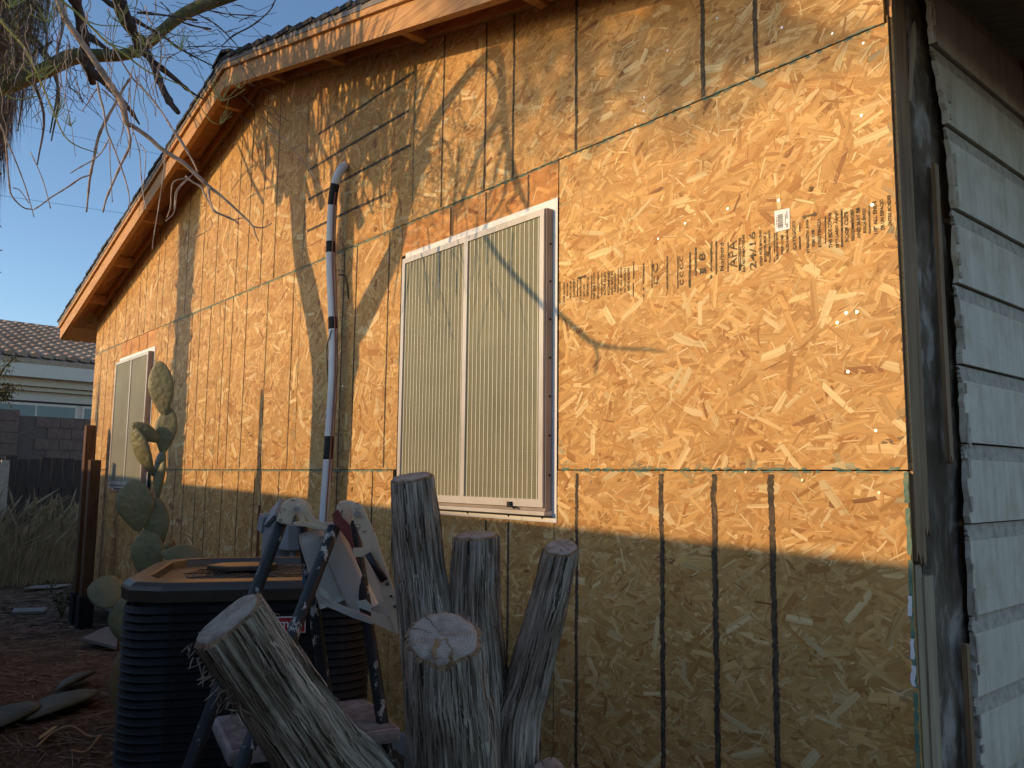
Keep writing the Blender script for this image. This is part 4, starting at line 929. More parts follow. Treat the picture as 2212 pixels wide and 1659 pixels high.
# ================================================================== YARD WALL BEHIND THE CAMERA (its shade falls on the lower part of the house)
def ywtop(x): return 1.985-.0235*(x+1.365)
bw = thing('yard_wall', 'long plain block yard wall shading the lower half of the strand board wall', 'wall', (-8, -3.85, 0))
XW0, XW1 = -30, 7
m_ = MB(); m_.prism([(XW0, -.5), (XW1, -.5), (XW1, ywtop(XW1)-.06), (XW0, ywtop(XW0)-.06)], (0, .19, 0), (0, -3.94, 0)); m_.build('wall_body', 'block', bw)
for i in range(37):
    xa, xb = XW0+i+.004, XW0+i+.996; m_ = MB(); m_.prism([(xa, ywtop(xa)-.058), (xb, ywtop(xb)-.058), (xb, ywtop(xb)), (xa, ywtop(xa))], (0, .21, 0), (0, -3.96, 0)); m_.build('cap_block', 'block', bw)

# ================================================================== TREE WHOSE SHADOW FALLS ON THE WALL, WITH LIMBS REACHING INTO VIEW
def z3(x, y): return ((600+.4822*x)/1.8228, (500+.4822*y)/1.8228)
def z2(x, y): return ((1000+.5425*x)/1.8228, (.5425*y)/1.8228)
def z1(x, y): return (x*.27284, y*.27284)
def shadow_line(pts, f, t0, t1, k):
    """limb that throws its shade along a measured line on the wall: stand it t metres up-sun of the wall"""
    P_, Rr = [], []
    for i, (x, y, h) in enumerate(pts):
        u, v = f(x, y); q = W(u, v); dep = (q-CAM).dot(_fw); P_.append(q-SUN*(t0+(t1-t0)*i/max(1, len(pts)-1)))
        x2, y2, _h = pts[i+1] if i+1 < len(pts) else pts[i-1]; q2 = W(*f(x2, y2)); e_ = (q2-q).normalized(); dX = W(u+1, v).x-q.x   # metres of wall per photo pixel
        Rr.append(max(.0016, h*k*(dX*abs(e_.z)+dep/F*abs(e_.x))*1.08))
    return P_, Rr
K3, K2 = .4822/1.8228, .5425/1.8228
rt_ = random.Random(21)
LT, LTr = shadow_line([(1400, 2250, 78), (1375, 1900, 62), (1330, 1600, 56), (1270, 1300, 52), (1212, 1050, 46), (1195, 800, 48), (1180, 500, 50), (1150, 250, 55), (1110, 40, 55), (1060, -150, 40), (1040, -420, 25)], z3, 2.05, 2.0, K3)
tx, ty = LT[0].x, LT[0].y
tree = thing('branching_tree', 'leafless green barked tree reaching in from the top left with thin hanging twigs', 'tree', (tx, ty, gz(tx, ty)))
RT, RTr = shadow_line([(1480, 2250, 100), (1570, 1900, 100), (1562, 1600, 72), (1555, 1300, 66), (1570, 1000, 62), (1592, 700, 50), (1640, 400, 42), (1685, 200, 38), (1710, 0, 34), (1730, -250, 24)], z3, 2.08, 2.0, K3)
RR, RRr = shadow_line([(1590, 1850, 70), (1700, 1600, 62), (1800, 1400, 56), (1920, 1150, 50), (2000, 950, 46)], z3, 2.05, 2.05, K3)
R2, R2r = shadow_line([(1040, 1764, 44), (1090, 1500, 44), (1180, 1220, 52), (1262, 1080, 56)], z2, 2.05, 2.1, K2)
g0 = Vector((tx, ty, gz(tx, ty)-.05))
trunk = MB()
trunk.tube(cat([g0+Vector((.05, 0, 0)), g0+Vector((.02, 0, .35)), (LT[0]+RT[0])/2-Vector((0, 0, .25))], 4), lerpl([.26, .22, .19], 4), 14)
for P_, r_ in ((LT, LTr), (RT, RTr), (RR+R2[1:], RRr+R2r[1:])): trunk.tube(cat([g0.lerp(P_[0], .55)]+P_, 4), lerpl([r_[0]*1.2]+r_, 4), 10, jit=.06)
tr_o = trunk.build('trunk', 'green_bark', tree, smooth=True)
limbs = [
 [(1250, 1060, 34), (1290, 930, 30), (1390, 760, 29), (1480, 640, 28), (1570, 530, 26), (1640, 450, 26), (1700, 395, 27), (1745, 385, 27), (1785, 440, 25), (1800, 560, 26), (1806, 700, 25), (1815, 850, 23), (1832, 1020, 20), (1880, 1200, 16), (1945, 1420, 13), (2000, 1530, 7)],
 [(1720, 390, 20), (1760, 355, 16), (1795, 325, 6)], [(1812, 780, 20), (1745, 920, 18), (1640, 1100, 15), (1560, 1330, 13), (1470, 1590, 6)],
 [(1655, 480, 9), (1725, 525, 8), (1772, 640, 7), (1770, 760, 6), (1700, 930, 6), (1660, 1010, 5)], [(1300, 905, 9), (1430, 700, 8), (1530, 560, 7), (1620, 545, 4)],
 [(1830, 1000, 12), (1790, 1130, 10), (1760, 1260, 9), (1745, 1330, 8), (1700, 1450, 6)], [(1835, 1150, 12), (1830, 1290, 11), (1815, 1420, 9), (1760, 1530, 7), (1690, 1640, 6), (1640, 1760, 4)], [(1840, 1180, 9), (1900, 1400, 8), (1830, 1490, 7), (1880, 1560, 5)],
 [(1080, 1350, 24), (1066, 1000, 26), (1076, 700, 28), (1062, 480, 26), (1075, 300, 20), (1100, 60, 16)], [(900, 1300, 36), (862, 1000, 34), (800, 700, 26), (770, 500, 18), (740, 250, 12)], [(960, 1150, 18), (930, 900, 16), (980, 650, 13), (1010, 430, 10)],
 [(1180, 1200, 12), (1150, 980, 10), (1230, 700, 8), (1320, 480, 7), (1390, 330, 5)], [(280, 1190, 8), (170, 1150, 7), (60, 1170, 6), (-60, 1250, 5), (-160, 1380, 4)], [(260, 1370, 8), (170, 1350, 7), (60, 1380, 6), (-60, 1450, 4)], [(380, 1230, 26), (362, 1000, 24), (345, 800, 24), (300, 600, 20), (330, 350, 12)],
 [(500, 1500, 18), (440, 1280, 17), (360, 1100, 15), (270, 950, 14), (150, 800, 12), (20, 720, 9)], [(1300, 1060, 7), (1370, 1020, 7), (1420, 1080, 6), (1440, 1200, 5), (1430, 1330, 4)], [(1240, 1010, 9), (1190, 955, 8), (1150, 970, 6)],
 [(1430, 690, 8), (1560, 490, 7), (1540, 480, 5)], [(780, 1640, 24), (720, 1400, 22), (740, 1150, 18), (700, 900, 14), (690, 640, 9)]]
lm = MB()
for pts in limbs:
    t_ = rt_.uniform(2.08, 2.2); P_, Rr = shadow_line(pts, z2, t_, t_-.02, K2); MB().tube(cat(P_, 4), lerpl(Rr, 4), 8).build('limb', 'green_bark', tree, smooth=True)
P_, Rr = shadow_line([(2000, 1530, 0)][:0]+[(1070, 520, 3.6), (1110, 575, 3.6), (1180, 650, 4), (1250, 715, 4.5), (1285, 742, 5), (1340, 753, 3.6), (1400, 755, 3), (1440, 762, 1.6)], lambda x, y: (x, y), 2.25, 2.25, 1); lm.tube(cat(P_, 4), lerpl(Rr, 4), 6)
P_, Rr = shadow_line([(1285, 742, 3), (1292, 770, 2.4), (1286, 810, 1.6)], lambda x, y: (x, y), 2.25, 2.25, 1); lm.tube(P_, Rr, 6)
lm.build('forked_twig', 'green_bark', tree, smooth=True)
tw = MB()
for i in range(330):   # dense upright twigs high in the crown
    x, y = rt_.uniform(-40, 1180), rt_.uniform(560, 1500); an = rt_.gauss(0, .22)+(.0 if x < 700 else .1); ln_ = rt_.uniform(350, 900); h = rt_.uniform(2.2, 8.5)*(1 if rt_.random() < .8 else 1.7); pts = []
    for k in range(5): q = k/4; pts.append((x+math.sin(an)*ln_*q+rt_.uniform(-14, 14), y-math.cos(an)*ln_*q, h*(1-.7*q)))
    t_ = rt_.uniform(1.95, 2.4); P_, Rr = shadow_line(pts, z2, t_, t_, K2); tw.tube(P_, Rr, 5, False)
for i in range(60):   # finer, drooping
    x, y = rt_.uniform(1150, 2000), rt_.uniform(560, 1250); pts = [(x, y, 2.6), (x+rt_.uniform(-40, 40), y+90, 2.2), (x+rt_.uniform(-70, 60), y+210, 1.6), (x+rt_.uniform(-90, 90), y+340, 1)]
    t_ = rt_.uniform(2.1, 2.3); P_, Rr = shadow_line(pts, z2, t_, t_, K2); tw.tube(cat(P_, 3), lerpl(Rr, 3), 4, False)
tw.build('shadow_side_twigs', 'dark_twig', tree, kind='stuff')
# --- limbs and twigs in view
def vis(pts, f, d0, d1, k, n_=4, jit=.0, knob=0, mb=None, sides=8, rmin=.0018):
    P_, Rr = [], []
    for i, (x, y, h) in enumerate(pts):
        u, v = f(x, y); D = d0+(d1-d0)*i/max(1, len(pts)-1); P_.append(PD(u, v, D)); Rr.append(max(rmin, h*k*D/F*(.72 if h < 16 else .9)))
    PP, RR_ = cat(P_, n_), lerpl(Rr, n_)
    if knob: RR_ = [r_*(1.35 if (i % 5 == 2) else 1)*rt_.uniform(.92, 1.08) for i, r_ in enumerate(RR_)]
    mb.tube(PP, RR_, sides); return PP
K1 = .27284
gl = MB()
vis([(-1100, 250, 75), (-700, 560, 72), (-320, 690, 68), (0, 690, 62), (350, 560, 60), (560, 455, 64), (760, 440, 54), (1000, 430, 46), (1180, 340, 42), (1300, 230, 44), (1450, 115, 50), (1650, 25, 56), (1850, -40, 50), (2100, -140, 40)], z1, 5.6, 4.9, K1, mb=gl, sides=12)
vis([(1180, 350, 40), (1040, 250, 32), (950, 120, 30), (900, -60, 30)], z1, 5.0, 4.8, K1, mb=gl, sides=10)
gl.build('limb', 'green_bark', tree, smooth=True)
jl = LT[10]; MB().tube(cat([jl, jl.lerp(PD(*z1(-1100, 250), 5.6), .5)+Vector((0, 0, .35)), PD(*z1(-1100, 250), 5.6), PD(*z1(-900, 400), 5.6)], 5), lerpl([.05, .062, .064, .064], 5), 10).build('limb', 'green_bark', tree, smooth=True)
dk = MB()
for pts in ([(560, -80, 40), (620, 80, 40), (660, 300, 38), (700, 520, 40), (735, 660, 26)], [(660, 250, 26), (790, 350, 22), (865, 395, 9)], [(1150, 380, 24), (1215, 520, 26), (1270, 660, 28), (1340, 800, 27), (1412, 892, 20)], [(1180, 460, 24), (1380, 620, 20), (1500, 720, 14), (1610, 785, 6)], [(680, 520, 30), (840, 670, 24), (960, 790, 22), (1050, 900, 16), (1105, 985, 8)],
            [(940, -60, 34), (1000, 100, 32), (1060, 250, 30), (1090, 380, 26), (1200, 470, 22)], [(790, -30, 20), (960, 90, 18), (1120, 190, 16), (1280, 280, 13), (1450, 400, 9), (1700, 530, 6)], [(-60, 640, 16), (120, 540, 15), (260, 430, 13), (410, 330, 9)],
            [(1090, 100, 14), (1300, 120, 10), (1560, 160, 12)], [(1450, 180, 10), (1560, 210, 10), (1670, 230, 9)], [(1640, 80, 8), (1800, 110, 7), (2030, 125, 6)], [(2180, 0, 7), (2130, 90, 7), (2000, 200, 8), (1850, 280, 8), (1760, 360, 5)], [(1560, 110, 7), (1720, 200, 7), (1850, 330, 6), (1890, 380, 4)], [(1480, 370, 5), (1700, 365, 5), (1890, 375, 4)]): vis(pts, z1, rt_.uniform(4.0, 4.6), rt_.uniform(4.0, 4.6), K1, jit=.1, knob=1, mb=dk); dk.build('dead_limb', 'dark_twig', tree, smooth=True); dk = MB()
gt = MB()
vis([(420, -80, 22), (520, 150, 24), (620, 300, 26), (700, 410, 24), (760, 500, 25), (880, 680, 26), (960, 800, 28), (985, 900, 26), (1005, 975, 23), (1060, 1005, 18), (1180, 1090, 18), (1280, 1180, 18), (1450, 1290, 18), (1560, 1390, 17), (1650, 1475, 17), (1760, 1560, 14), (1925, 1712, 13), (2000, 1790, 10), (2020, 1850, 8), (2046, 1908, 6)], z1, 3.5, 3.5, K1, n_=5, mb=gt, knob=0, sides=9)
gt.build('dead_branch', 'grey_twig', tree, smooth=True); gt = MB()
for pts in ([(1000, 960, 12), (1028, 1080, 13), (1025, 1160, 13), (990, 1240, 12), (950, 1320, 12), (880, 1480, 11), (840, 1580, 9), (815, 1680, 7)], [(1045, 600, 11), (990, 680, 12), (930, 790, 13), (840, 950, 15), (800, 1030, 15), (770, 1120, 14), (742, 1260, 14), (715, 1390, 13), (700, 1520, 11), (685, 1680, 8)],
            [(770, 650, 12), (790, 760, 12), (820, 870, 11), (835, 980, 10), (855, 1060, 9), (920, 1220, 8), (985, 1400, 8), (1020, 1540, 6), (1030, 1680, 5)], [(708, 1388, 8), (640, 1410, 8), (560, 1465, 8), (490, 1510, 7), (400, 1565, 7), (330, 1620, 6), (265, 1660, 6)], [(900, 360, 7), (960, 480, 8), (1050, 620, 9), (1120, 690, 9), (1200, 780, 9), (1290, 900, 9), (1375, 1040, 9), (1460, 1170, 9), (1530, 1280, 8), (1565, 1365, 7)],
            [(1040, 1010, 6), (1075, 1100, 6), (1105, 1210, 6), (1118, 1400, 6), (1135, 1550, 5), (1160, 1660, 4)], [(868, 1090, 7), (800, 1210, 7), (730, 1270, 6), (640, 1320, 6), (556, 1372, 4)], [(1100, 1130, 5), (1150, 1200, 5), (1150, 1330, 4), (1130, 1500, 4)], [(870, 1100, 5), (870, 1250, 5), (880, 1450, 4), (890, 1600, 4)], [(780, 690, 6), (740, 740, 6), (700, 810, 5), (650, 880, 4)], [(800, 700, 6), (870, 760, 6), (940, 840, 5), (990, 910, 4)],
            [(0, 980, 9), (40, 1080, 9), (60, 1300, 8), (75, 1480, 8), (100, 1560, 7), (180, 1640, 6), (260, 1660, 5)], [(50, 1100, 7), (110, 1240, 7), (180, 1420, 6), (220, 1540, 6), (270, 1720, 4)], [(240, 1200, 5), (300, 1330, 5), (350, 1460, 5), (400, 1650, 5)], [(100, 1485, 5), (160, 1510, 5), (230, 1610, 4)], [(1290, 1230, 5), (1300, 1330, 5), (1280, 1480, 5), (1250, 1660, 4)], [(1640, 1470, 7), (1655, 1560, 7), (1690, 1660, 5)],
            [(1500, 1400, 5), (1380, 1440, 5), (1355, 1530, 5), (1350, 1660, 4)], [(1530, 1380, 4), (1400, 1500, 4), (1380, 1660, 3)]):
    d = rt_.uniform(3.0, 3.9); vis(pts, z1, d, d+rt_.uniform(-.15, .15), K1, mb=gt, knob=1, sides=6, rmin=.0016)
for pts in ([(820, 810, 9), (870, 822, 8), (915, 818, 7), (975, 787, 5)], [(465, 490, 10), (465, 570, 12), (480, 640, 12), (510, 690, 11), (600, 730, 11), (665, 760, 10), (710, 795, 7)], [(665, 755, 7), (740, 742, 5)], [(270, 400, 9), (330, 450, 10), (400, 490, 11), (430, 560, 10), (480, 650, 9)], [(475, 740, 3), (480, 820, 3), (350, 905, 3)], [(280, 425, 6), (180, 440, 6), (155, 520, 6), (150, 640, 6), (120, 740, 5)], [(330, 390, 5), (210, 520, 5), (180, 690, 5), (110, 770, 4)], [(1220, 150, 4), (1170, 160, 4), (1120, 178, 3)], [(110, 250, 6), (60, 600, 6), (10, 900, 5), (0, 1000, 4)], [(180, 20, 6), (280, 180, 7), (330, 290, 7), (372, 360, 5)], [(900, 10, 4), (1000, 60, 5), (1060, 160, 4), (1040, 190, 3)], [(940, 0, 5), (1100, 120, 5), (1270, 330, 5), (1420, 560, 4)]):
    d = rt_.uniform(3.3, 3.7); vis(pts, z3, d, d, K3, mb=gt, knob=1, sides=6, rmin=.0016)
for i in range(70):   # long thin twigs hanging in the open sky
    x, y = rt_.uniform(-60, 1350), rt_.uniform(-40, 700); l = rt_.uniform(150, 650); dx = rt_.uniform(-120, 160); h = rt_.uniform(3, 6.5)
    pts = [(x+dx*q+rt_.uniform(-18, 18), y+l*q, h*(1-.55*q)) for q in (0, .2, .4, .6, .8, 1)]; d = rt_.uniform(3.0, 4.2); vis(pts, z1, d, d, K1, n_=3, mb=gt, knob=1, sides=5, rmin=.0013)
gt.build('dead_twigs', 'grey_twig', tree, kind='stuff', smooth=True)
gn = MB()
for pts in ([(440, -30, 12), (560, 60, 12), (640, 130, 12), (750, 240, 12), (820, 310, 12), (900, 370, 11), (1000, 440, 10), (1110, 525, 9), (1200, 580, 8), (1330, 630, 7), (1500, 720, 6), (1650, 940, 5), (1720, 985, 4)], [(-40, 90, 12), (20, 180, 12), (120, 290, 12), (180, 360, 12), (240, 460, 11), (320, 640, 10), (370, 760, 9), (430, 900, 8), (500, 1060, 7), (600, 1150, 6), (780, 1215, 4)], [(660, 160, 6), (800, 200, 6), (1000, 205, 5)], [(880, 350, 8), (980, 380, 7), (1100, 400, 6), (1250, 450, 5), (1380, 460, 4)], [(40, 750, 9), (140, 790, 8), (300, 760, 6)], [(210, 620, 9), (320, 560, 8), (420, 520, 5)]):
    vis(pts, z1, 3.3, 3.3, K1, mb=gn, sides=6)
def broom(cx, cy, n_, ln_, d, a0=-90, sp=70, h=4):
    for i in range(n_):
        a_ = R(a0+rt_.uniform(-sp, sp)); l = ln_*rt_.uniform(.5, 1.1); dx, dy = math.cos(a_)*l, math.sin(a_)*l
        vis([(cx, cy, h), (cx+dx*.5+rt_.uniform(-12, 12), cy+dy*.5+rt_.uniform(-12, 12), h*.8), (cx+dx, cy+dy-l*.08, h*.4)], z1, d, d, K1, n_=3, mb=gn, sides=4, rmin=.0013)
for cx, cy, n_, ln_ in ((1760, 800, 12, 200), (1740, 985, 6, 190), (1150, 360, 14, 200), (1430, 400, 12, 170), (380, 180, 12, 190), (320, 620, 16, 210), (440, 930, 9, 150), (950, 180, 10, 180), (1100, 460, 10, 160), (560, 1000, 7, 110), (80, 60, 14, 220), (1900, 700, 6, 120)): broom(cx, cy, n_, ln_, rt_.uniform(3.2, 3.7))
gn.build('green_shoots', 'green_twig', tree, kind='stuff')
fn = MB()
for i in range(170):  # fine twigs tangled at the top left
    x, y = (rt_.uniform(-60, 720), rt_.uniform(-60, 760)) if i < 105 else (rt_.uniform(800, 1980), rt_.uniform(-40, 470)); a_ = R(rt_.uniform(20, 130)) if i < 105 else R(rt_.uniform(-35, 60)); l = rt_.uniform(120, 420); h = rt_.uniform(2.0, 5.5)
    pts = [(x+math.cos(a_)*l*q+rt_.uniform(-16, 16), y+math.sin(a_)*l*q+rt_.uniform(-16, 16), h*(1-.6*q)) for q in (0, .25, .5, .75, 1)]
    vis(pts, z1, rt_.uniform(3.2, 4.8), rt_.uniform(3.2, 4.8), K1, n_=2, mb=fn, sides=4, rmin=.0013)
for i in range(7):
    x, y = rt_.uniform(1750, 2200), rt_.uniform(880, 1120); pts = [(x+60*k+rt_.uniform(-20, 20), y-180+rt_.uniform(30, 60)*k, 2.5) for k in range(4)]; vis(pts, z1, 3.6, 3.6, K1, n_=2, mb=fn, sides=4, rmin=.0013)
fn.build('fine_twigs', 'dark_twig', tree, kind='stuff')
lf = MB()
for i in range(420):
    x, y = rt_.uniform(-40, 420)*rt_.random()**.3, rt_.uniform(-40, 720); p = PD(*z1(x, y), rt_.uniform(3.2, 4.6)); d = Vector((rt_.uniform(-1, 1), rt_.uniform(-1, 1), rt_.uniform(-1.4, .6))).normalized(); s_ = d.orthogonal().normalized()*rt_.uniform(.0015, .003); e = p+d*rt_.uniform(.02, .06); lf.quad(p-s_, p+s_, e)
lf.build('leaflets', 'leaf_green', tree, kind='stuff')

# ================================================================== TREE BEYOND THE YARD WALL (its soft leafy shade at the top right of the wall)
far = [];
def fs(u, v, t_): return W(u, v)-SUN*t_
ft_p = fs(1380, 160, 8.5)
ft = thing('leafy_tree', 'leafy tree beyond the yard wall casting soft leaf shade high on the wall', 'tree', (ft_p.x+2.1, ft_p.y-.3, 0))
fm = MB(); b0 = Vector(ft.location); crown = [fs(u, v, 8.4) for u, v in ((1130, 60), (1250, 40), (1400, 60), (1540, 40), (1660, 20), (1200, 250), (1330, 200), (1480, 180), (1150, 330))]
fork = b0+Vector((-.2, 0, 6.2)); fm.tube([b0-Vector((0, 0, .1)), b0+Vector((.05, 0, 2.2)), b0+Vector((-.05, 0, 4.4)), fork], [.2, .17, .14, .10], 12)
for c_ in crown: fm.tube(cat([fork, fork.lerp(c_, .5)+Vector((0, 0, .55)), c_], 5), lerpl([.05, .026, .010], 5), 7)
fm.build('trunk', 'green_bark', ft, smooth=True)
cr = MB(); tws = MB()
for i in range(120):
    u, v = rt_.uniform(1110, 1680), rt_.uniform(-60, 330)*rt_.random()**.5; lim = 330-(u-1110)*.42
    if v > lim: v = rt_.uniform(-60, lim)
    p = fs(u, v, 8.2+rt_.uniform(-.8, .8)); d = Vector((rt_.uniform(-1, 1), rt_.uniform(-1, 1), rt_.uniform(-1, .4))).normalized(); ln_ = rt_.uniform(.25, .6); tws.tube([p, p+d*ln_*.5+Vector((0, 0, .03)), p+d*ln_], [.008, .006, .003], 5, False)
    for k in range(16):
        q = p+d*ln_*rt_.random()+Vector((rt_.gauss(0, .05), rt_.gauss(0, .05), rt_.gauss(0, .05))); a_ = Vector((rt_.gauss(0, 1), rt_.gauss(0, 1), rt_.gauss(0, 1))).normalized(); b_ = a_.orthogonal().normalized()*.012; a_ = a_*rt_.uniform(.025, .05)
        cr.quad(q-a_, q-b_, q+a_, q+b_)
cr.build('crown', 'leaf_green', ft, kind='stuff'); tws.build('branches', 'dark_twig', ft)

# ================================================================== PALM WITH A SKIRT OF DEAD FRONDS
pc = Vector((-4.91, -1.46, gz(-4.91, -1.46)))
palm = thing('palm_tree', 'shaggy palm with a hanging skirt of dead brown fronds at the top left edge', 'palm', pc)
rp = random.Random(31); m_ = MB(); n_ = 20; lv = 60
for i in range(lv+1):
    z = -.1+5.4*i/lv
    for k in range(n_):
        a_ = 2*math.pi*k/n_; rr = .16+.02*math.sin(z*40+k*2.1)+rp.uniform(-.008, .014); m_.v.append((pc.x+rr*math.cos(a_), pc.y+rr*math.sin(a_), pc.z+z))
for i in range(lv):
    for k in range(n_): k2 = (k+1) % n_; m_.f.append((i*n_+k, i*n_+k2, (i+1)*n_+k2, (i+1)*n_+k))
m_.build('trunk', 'palm_trunk', palm)
m_ = MB()
for i in range(190):   # cut frond bases
    z = rp.uniform(.2, 3.9); a_ = rp.uniform(0, 6.283); o_ = Vector((math.cos(a_), math.sin(a_), 0)); t_ = Vector((-o_.y, o_.x, 0)); p = pc+o_*.155+Vector((0, 0, z)); ln_ = rp.uniform(.05, .11); wd = rp.uniform(.03, .055); dn = rp.choice([1, 1, -1.0]); tip = p+o_*rp.uniform(.05, .13)+Vector((0, 0, ln_*dn))
    m_.quad(p-t_*wd, p+t_*wd, tip+t_*wd*.35, tip-t_*wd*.35); m_.quad(p-t_*wd+Vector((0, 0, .03)), p+t_*wd+Vector((0, 0, .03)), tip+t_*wd*.3, tip-t_*wd*.3)
m_.build('frond_stubs', 'palm_trunk', palm, kind='stuff')
m_ = MB()
for i in range(5200):
    a_ = rp.uniform(0, 6.283); q = rp.random(); z0 = 3.55+2.9*q; r0 = .16+.34*min(1, q*1.7)*rp.uniform(.5, 1.05); o_ = Vector((math.cos(a_), math.sin(a_), 0)); t_ = Vector((-o_.y, o_.x, 0)); ln_ = rp.uniform(.25, .75)*(.75+.5*q)
    p = pc+o_*r0+Vector((0, 0, z0)); sw = o_*rp.uniform(-.10, .07)+t_*rp.uniform(-.10, .10); wd = t_*rp.uniform(.0018, .006); e1_ = p+sw*.4-Vector((0, 0, ln_*.5)); e2_ = p+sw-Vector((0, 0, ln_))
    m_.quad(p-wd, p+wd, e1_+wd*.8, e1_-wd*.8); m_.quad(e1_-wd*.8, e1_+wd*.8, e2_)
m_.build('dead_skirt', 'palm_fibre', palm, kind='stuff')
for i in range(26):
    a_ = rp.uniform(0, 6.283); o_ = Vector((math.cos(a_), math.sin(a_), 0)); p = pc+o_*.12+Vector((0, 0, rp.uniform(4.4, 5.9))); MB().tube(cat([p, p+o_*.22+Vector((0, 0, .02)), p+o_*.42-Vector((0, 0, .3)), p+o_*.40-Vector((0, 0, .75))], 4), lerpl([.02, .016, .011, .005], 4), 6).build('frond_stalk', 'palm_trunk', palm)

# ================================================================== NEIGHBOUR'S HOUSE, BLOCK WALL, FENCE
EV = Vector((-.10, .995, 0)).normalized(); NV = Vector((EV.y, -EV.x, 0))   # along the facade, towards us
def line_uv(p0, u):      # point on the vertical plane through p0 (along EV) seen at column u (level with the eye)
    q = _ray(u, 1000); a_ = Vector((q.x, q.y)); d = Vector((EV.x, EV.y)); r_ = Vector((p0.x-CAM.x, p0.y-CAM.y)); det = a_.x*-d.y+a_.y*d.x; s_ = (a_.x*r_.y-a_.y*r_.x)/det
    return s_ if True else 0
E0 = PD(100, 779, 22); ez = E0.z; E0.z = 0
nb = thing('house', 'neighbouring stucco house with barrel tiled roof at the far left', 'house', E0)
S0, S1 = -4.0, 6.5
def fb(name, mt, s0, s1, n0, n1, za, zb, par=nb, pos=E0, bev=0):
    c_ = pos+EV*((s0+s1)/2)+NV*((n0+n1)/2); c_.z = (za+zb)/2; return MB().box(c_, ((s1-s0)/2, abs(n1-n0)/2, (zb-za)/2), Matrix((EV, NV, Vector((0, 0, 1)))).transposed()).build(name, mt, par, bevel=bev)
fb('wall', 'stucco', S0, S1, -.9, -.6, -.5, ez-.35)
fb('eave_board', 'stucco_trim', S0, S1, -.25, .03, ez-.42, ez-.02); fb('cornice', 'stucco_trim', S0, S1, -.59, -.26, ez-.60, ez-.30); fb('cornice', 'stucco_trim', S0, S1, -.59, -.42, ez-.70, ez-.61)
wz0, wz1 = 2.0, PD(100, 872, 22.6).z
for s0, s1 in ((-3.2, -1.0), (-.9, .95), (1.05, 2.2)):
    f_ = fb('window', 'stucco_trim', s0, s1, -.598, -.57, wz0, wz1); fb('pane', 'pane_glass', s0+.06, (s0+s1)/2-.02, -.5695, -.565, wz0+.05, wz1-.06, f_); fb('pane', 'pane_glass', (s0+s1)/2+.02, s1-.06, -.5695, -.565, wz0+.05, wz1-.06, f_)
fb('window_head', 'fence_dark', S0, S1, -.5985, -.56, wz1+.002, wz1+.05)
PIT = .30; RUN = 5.2; sl_ = Vector((-NV.x, -NV.y, PIT)).normalized(); nrm_ = EV.cross(sl_); nrm_ = nrm_ if nrm_.z > 0 else -nrm_
ro = E0+NV*.08; ro.z = ez; Lr = RUN*math.hypot(1, PIT)
m_ = MB(); m_.v = [tuple(ro+EV*S0), tuple(ro+EV*S1), tuple(ro+EV*S1+sl_*Lr), tuple(ro+EV*S0+sl_*Lr)]; m_.v += [tuple(Vector(v)-nrm_*.1) for v in m_.v]; m_.f = [(0, 1, 2, 3), (7, 6, 5, 4), (0, 4, 5, 1), (1, 5, 6, 2), (2, 6, 7, 3), (3, 7, 4, 0)]; roof = m_.build('roof', 'roof_tile', nb)
tl = MB(); rws = 14; col_w = .27; tlen = Lr/rws+.05
for j, (q, r_) in enumerate(((0, .104), (1, .086))):
    for k in range(7): a_ = math.pi*k/6; tl.v.append(tuple(EV*(r_*math.cos(a_))+nrm_*(1.15*r_*math.sin(a_)+(.04 if q == 0 else .0))+sl_*(tlen*q)))
for k in range(6): tl.f.append((k, k+1, 7+k+1, 7+k))
tl.f.append(tuple(reversed(range(7))))
t0 = None; ncol = 20
for c_ in range(ncol):
    s_ = -1.6+c_*col_w
    for r_ in range(rws):
        pos = ro+EV*(s_+rp.uniform(-.008, .008))+sl_*(Lr/rws*r_)+nrm_*.012
        if t0 is None: t0 = tl.build('roof_tile', 'roof_tile', roof); t0.data.transform(Matrix.Translation(wloc(roof))); t0.location = pos-wloc(roof)
        else: dup(t0, 'roof_tile', roof, pos)
rg_ = MB(); rg_.tube([(0, 0, 0), tuple(EV*.46)], [.10, .09], 10); rt0 = None
for i in range(16):
    pos = ro+EV*(-2.0+i*.42)+sl_*Lr+Vector((0, 0, .03))
    if rt0 is None: rt0 = rg_.build('ridge_tile', 'roof_tile', roof); rt0.data.transform(Matrix.Translation(wloc(roof))); rt0.location = pos-wloc(roof)
    else: dup(rt0, 'ridge_tile', roof, pos)
# block wall
B0 = PD(100, 900, 17); bz = B0.z; B0.z = 0
blk = thing('block_wall', 'tall brown concrete block wall with a pillar in front of the tiled house', 'wall', B0)
fb('wall_core', 'mortar', -3.5, 5.5, -.19, -.008, -.4, bz-.004, blk, B0)
b1 = None
for r_ in range(8):
    for c_ in range(19):
        s_ = -3.2+c_*.405+(.2 if r_ % 2 else 0); z = bz-.1-r_*.203
        if -.85 < s_ < -.05: continue
        pos = B0+EV*s_-NV*.10+Vector((0, 0, z))
        if b1 is None: b1 = MB().box((0, 0, 0), (.197, .105, .096), Matrix((EV, NV, Vector((0, 0, 1)))).transposed()).build('block', 'block', blk, bevel=0); b1.data.transform(Matrix.Translation(wloc(blk))); b1.location = pos-wloc(blk)
        else: dup(b1, 'block', blk, pos)
for r_ in range(8): fb('pillar_block', 'block', -.84, -.44+.0, -.22, .03, bz+.09-.203*(r_+1)+.008, bz+.09-.203*r_, blk, B0)
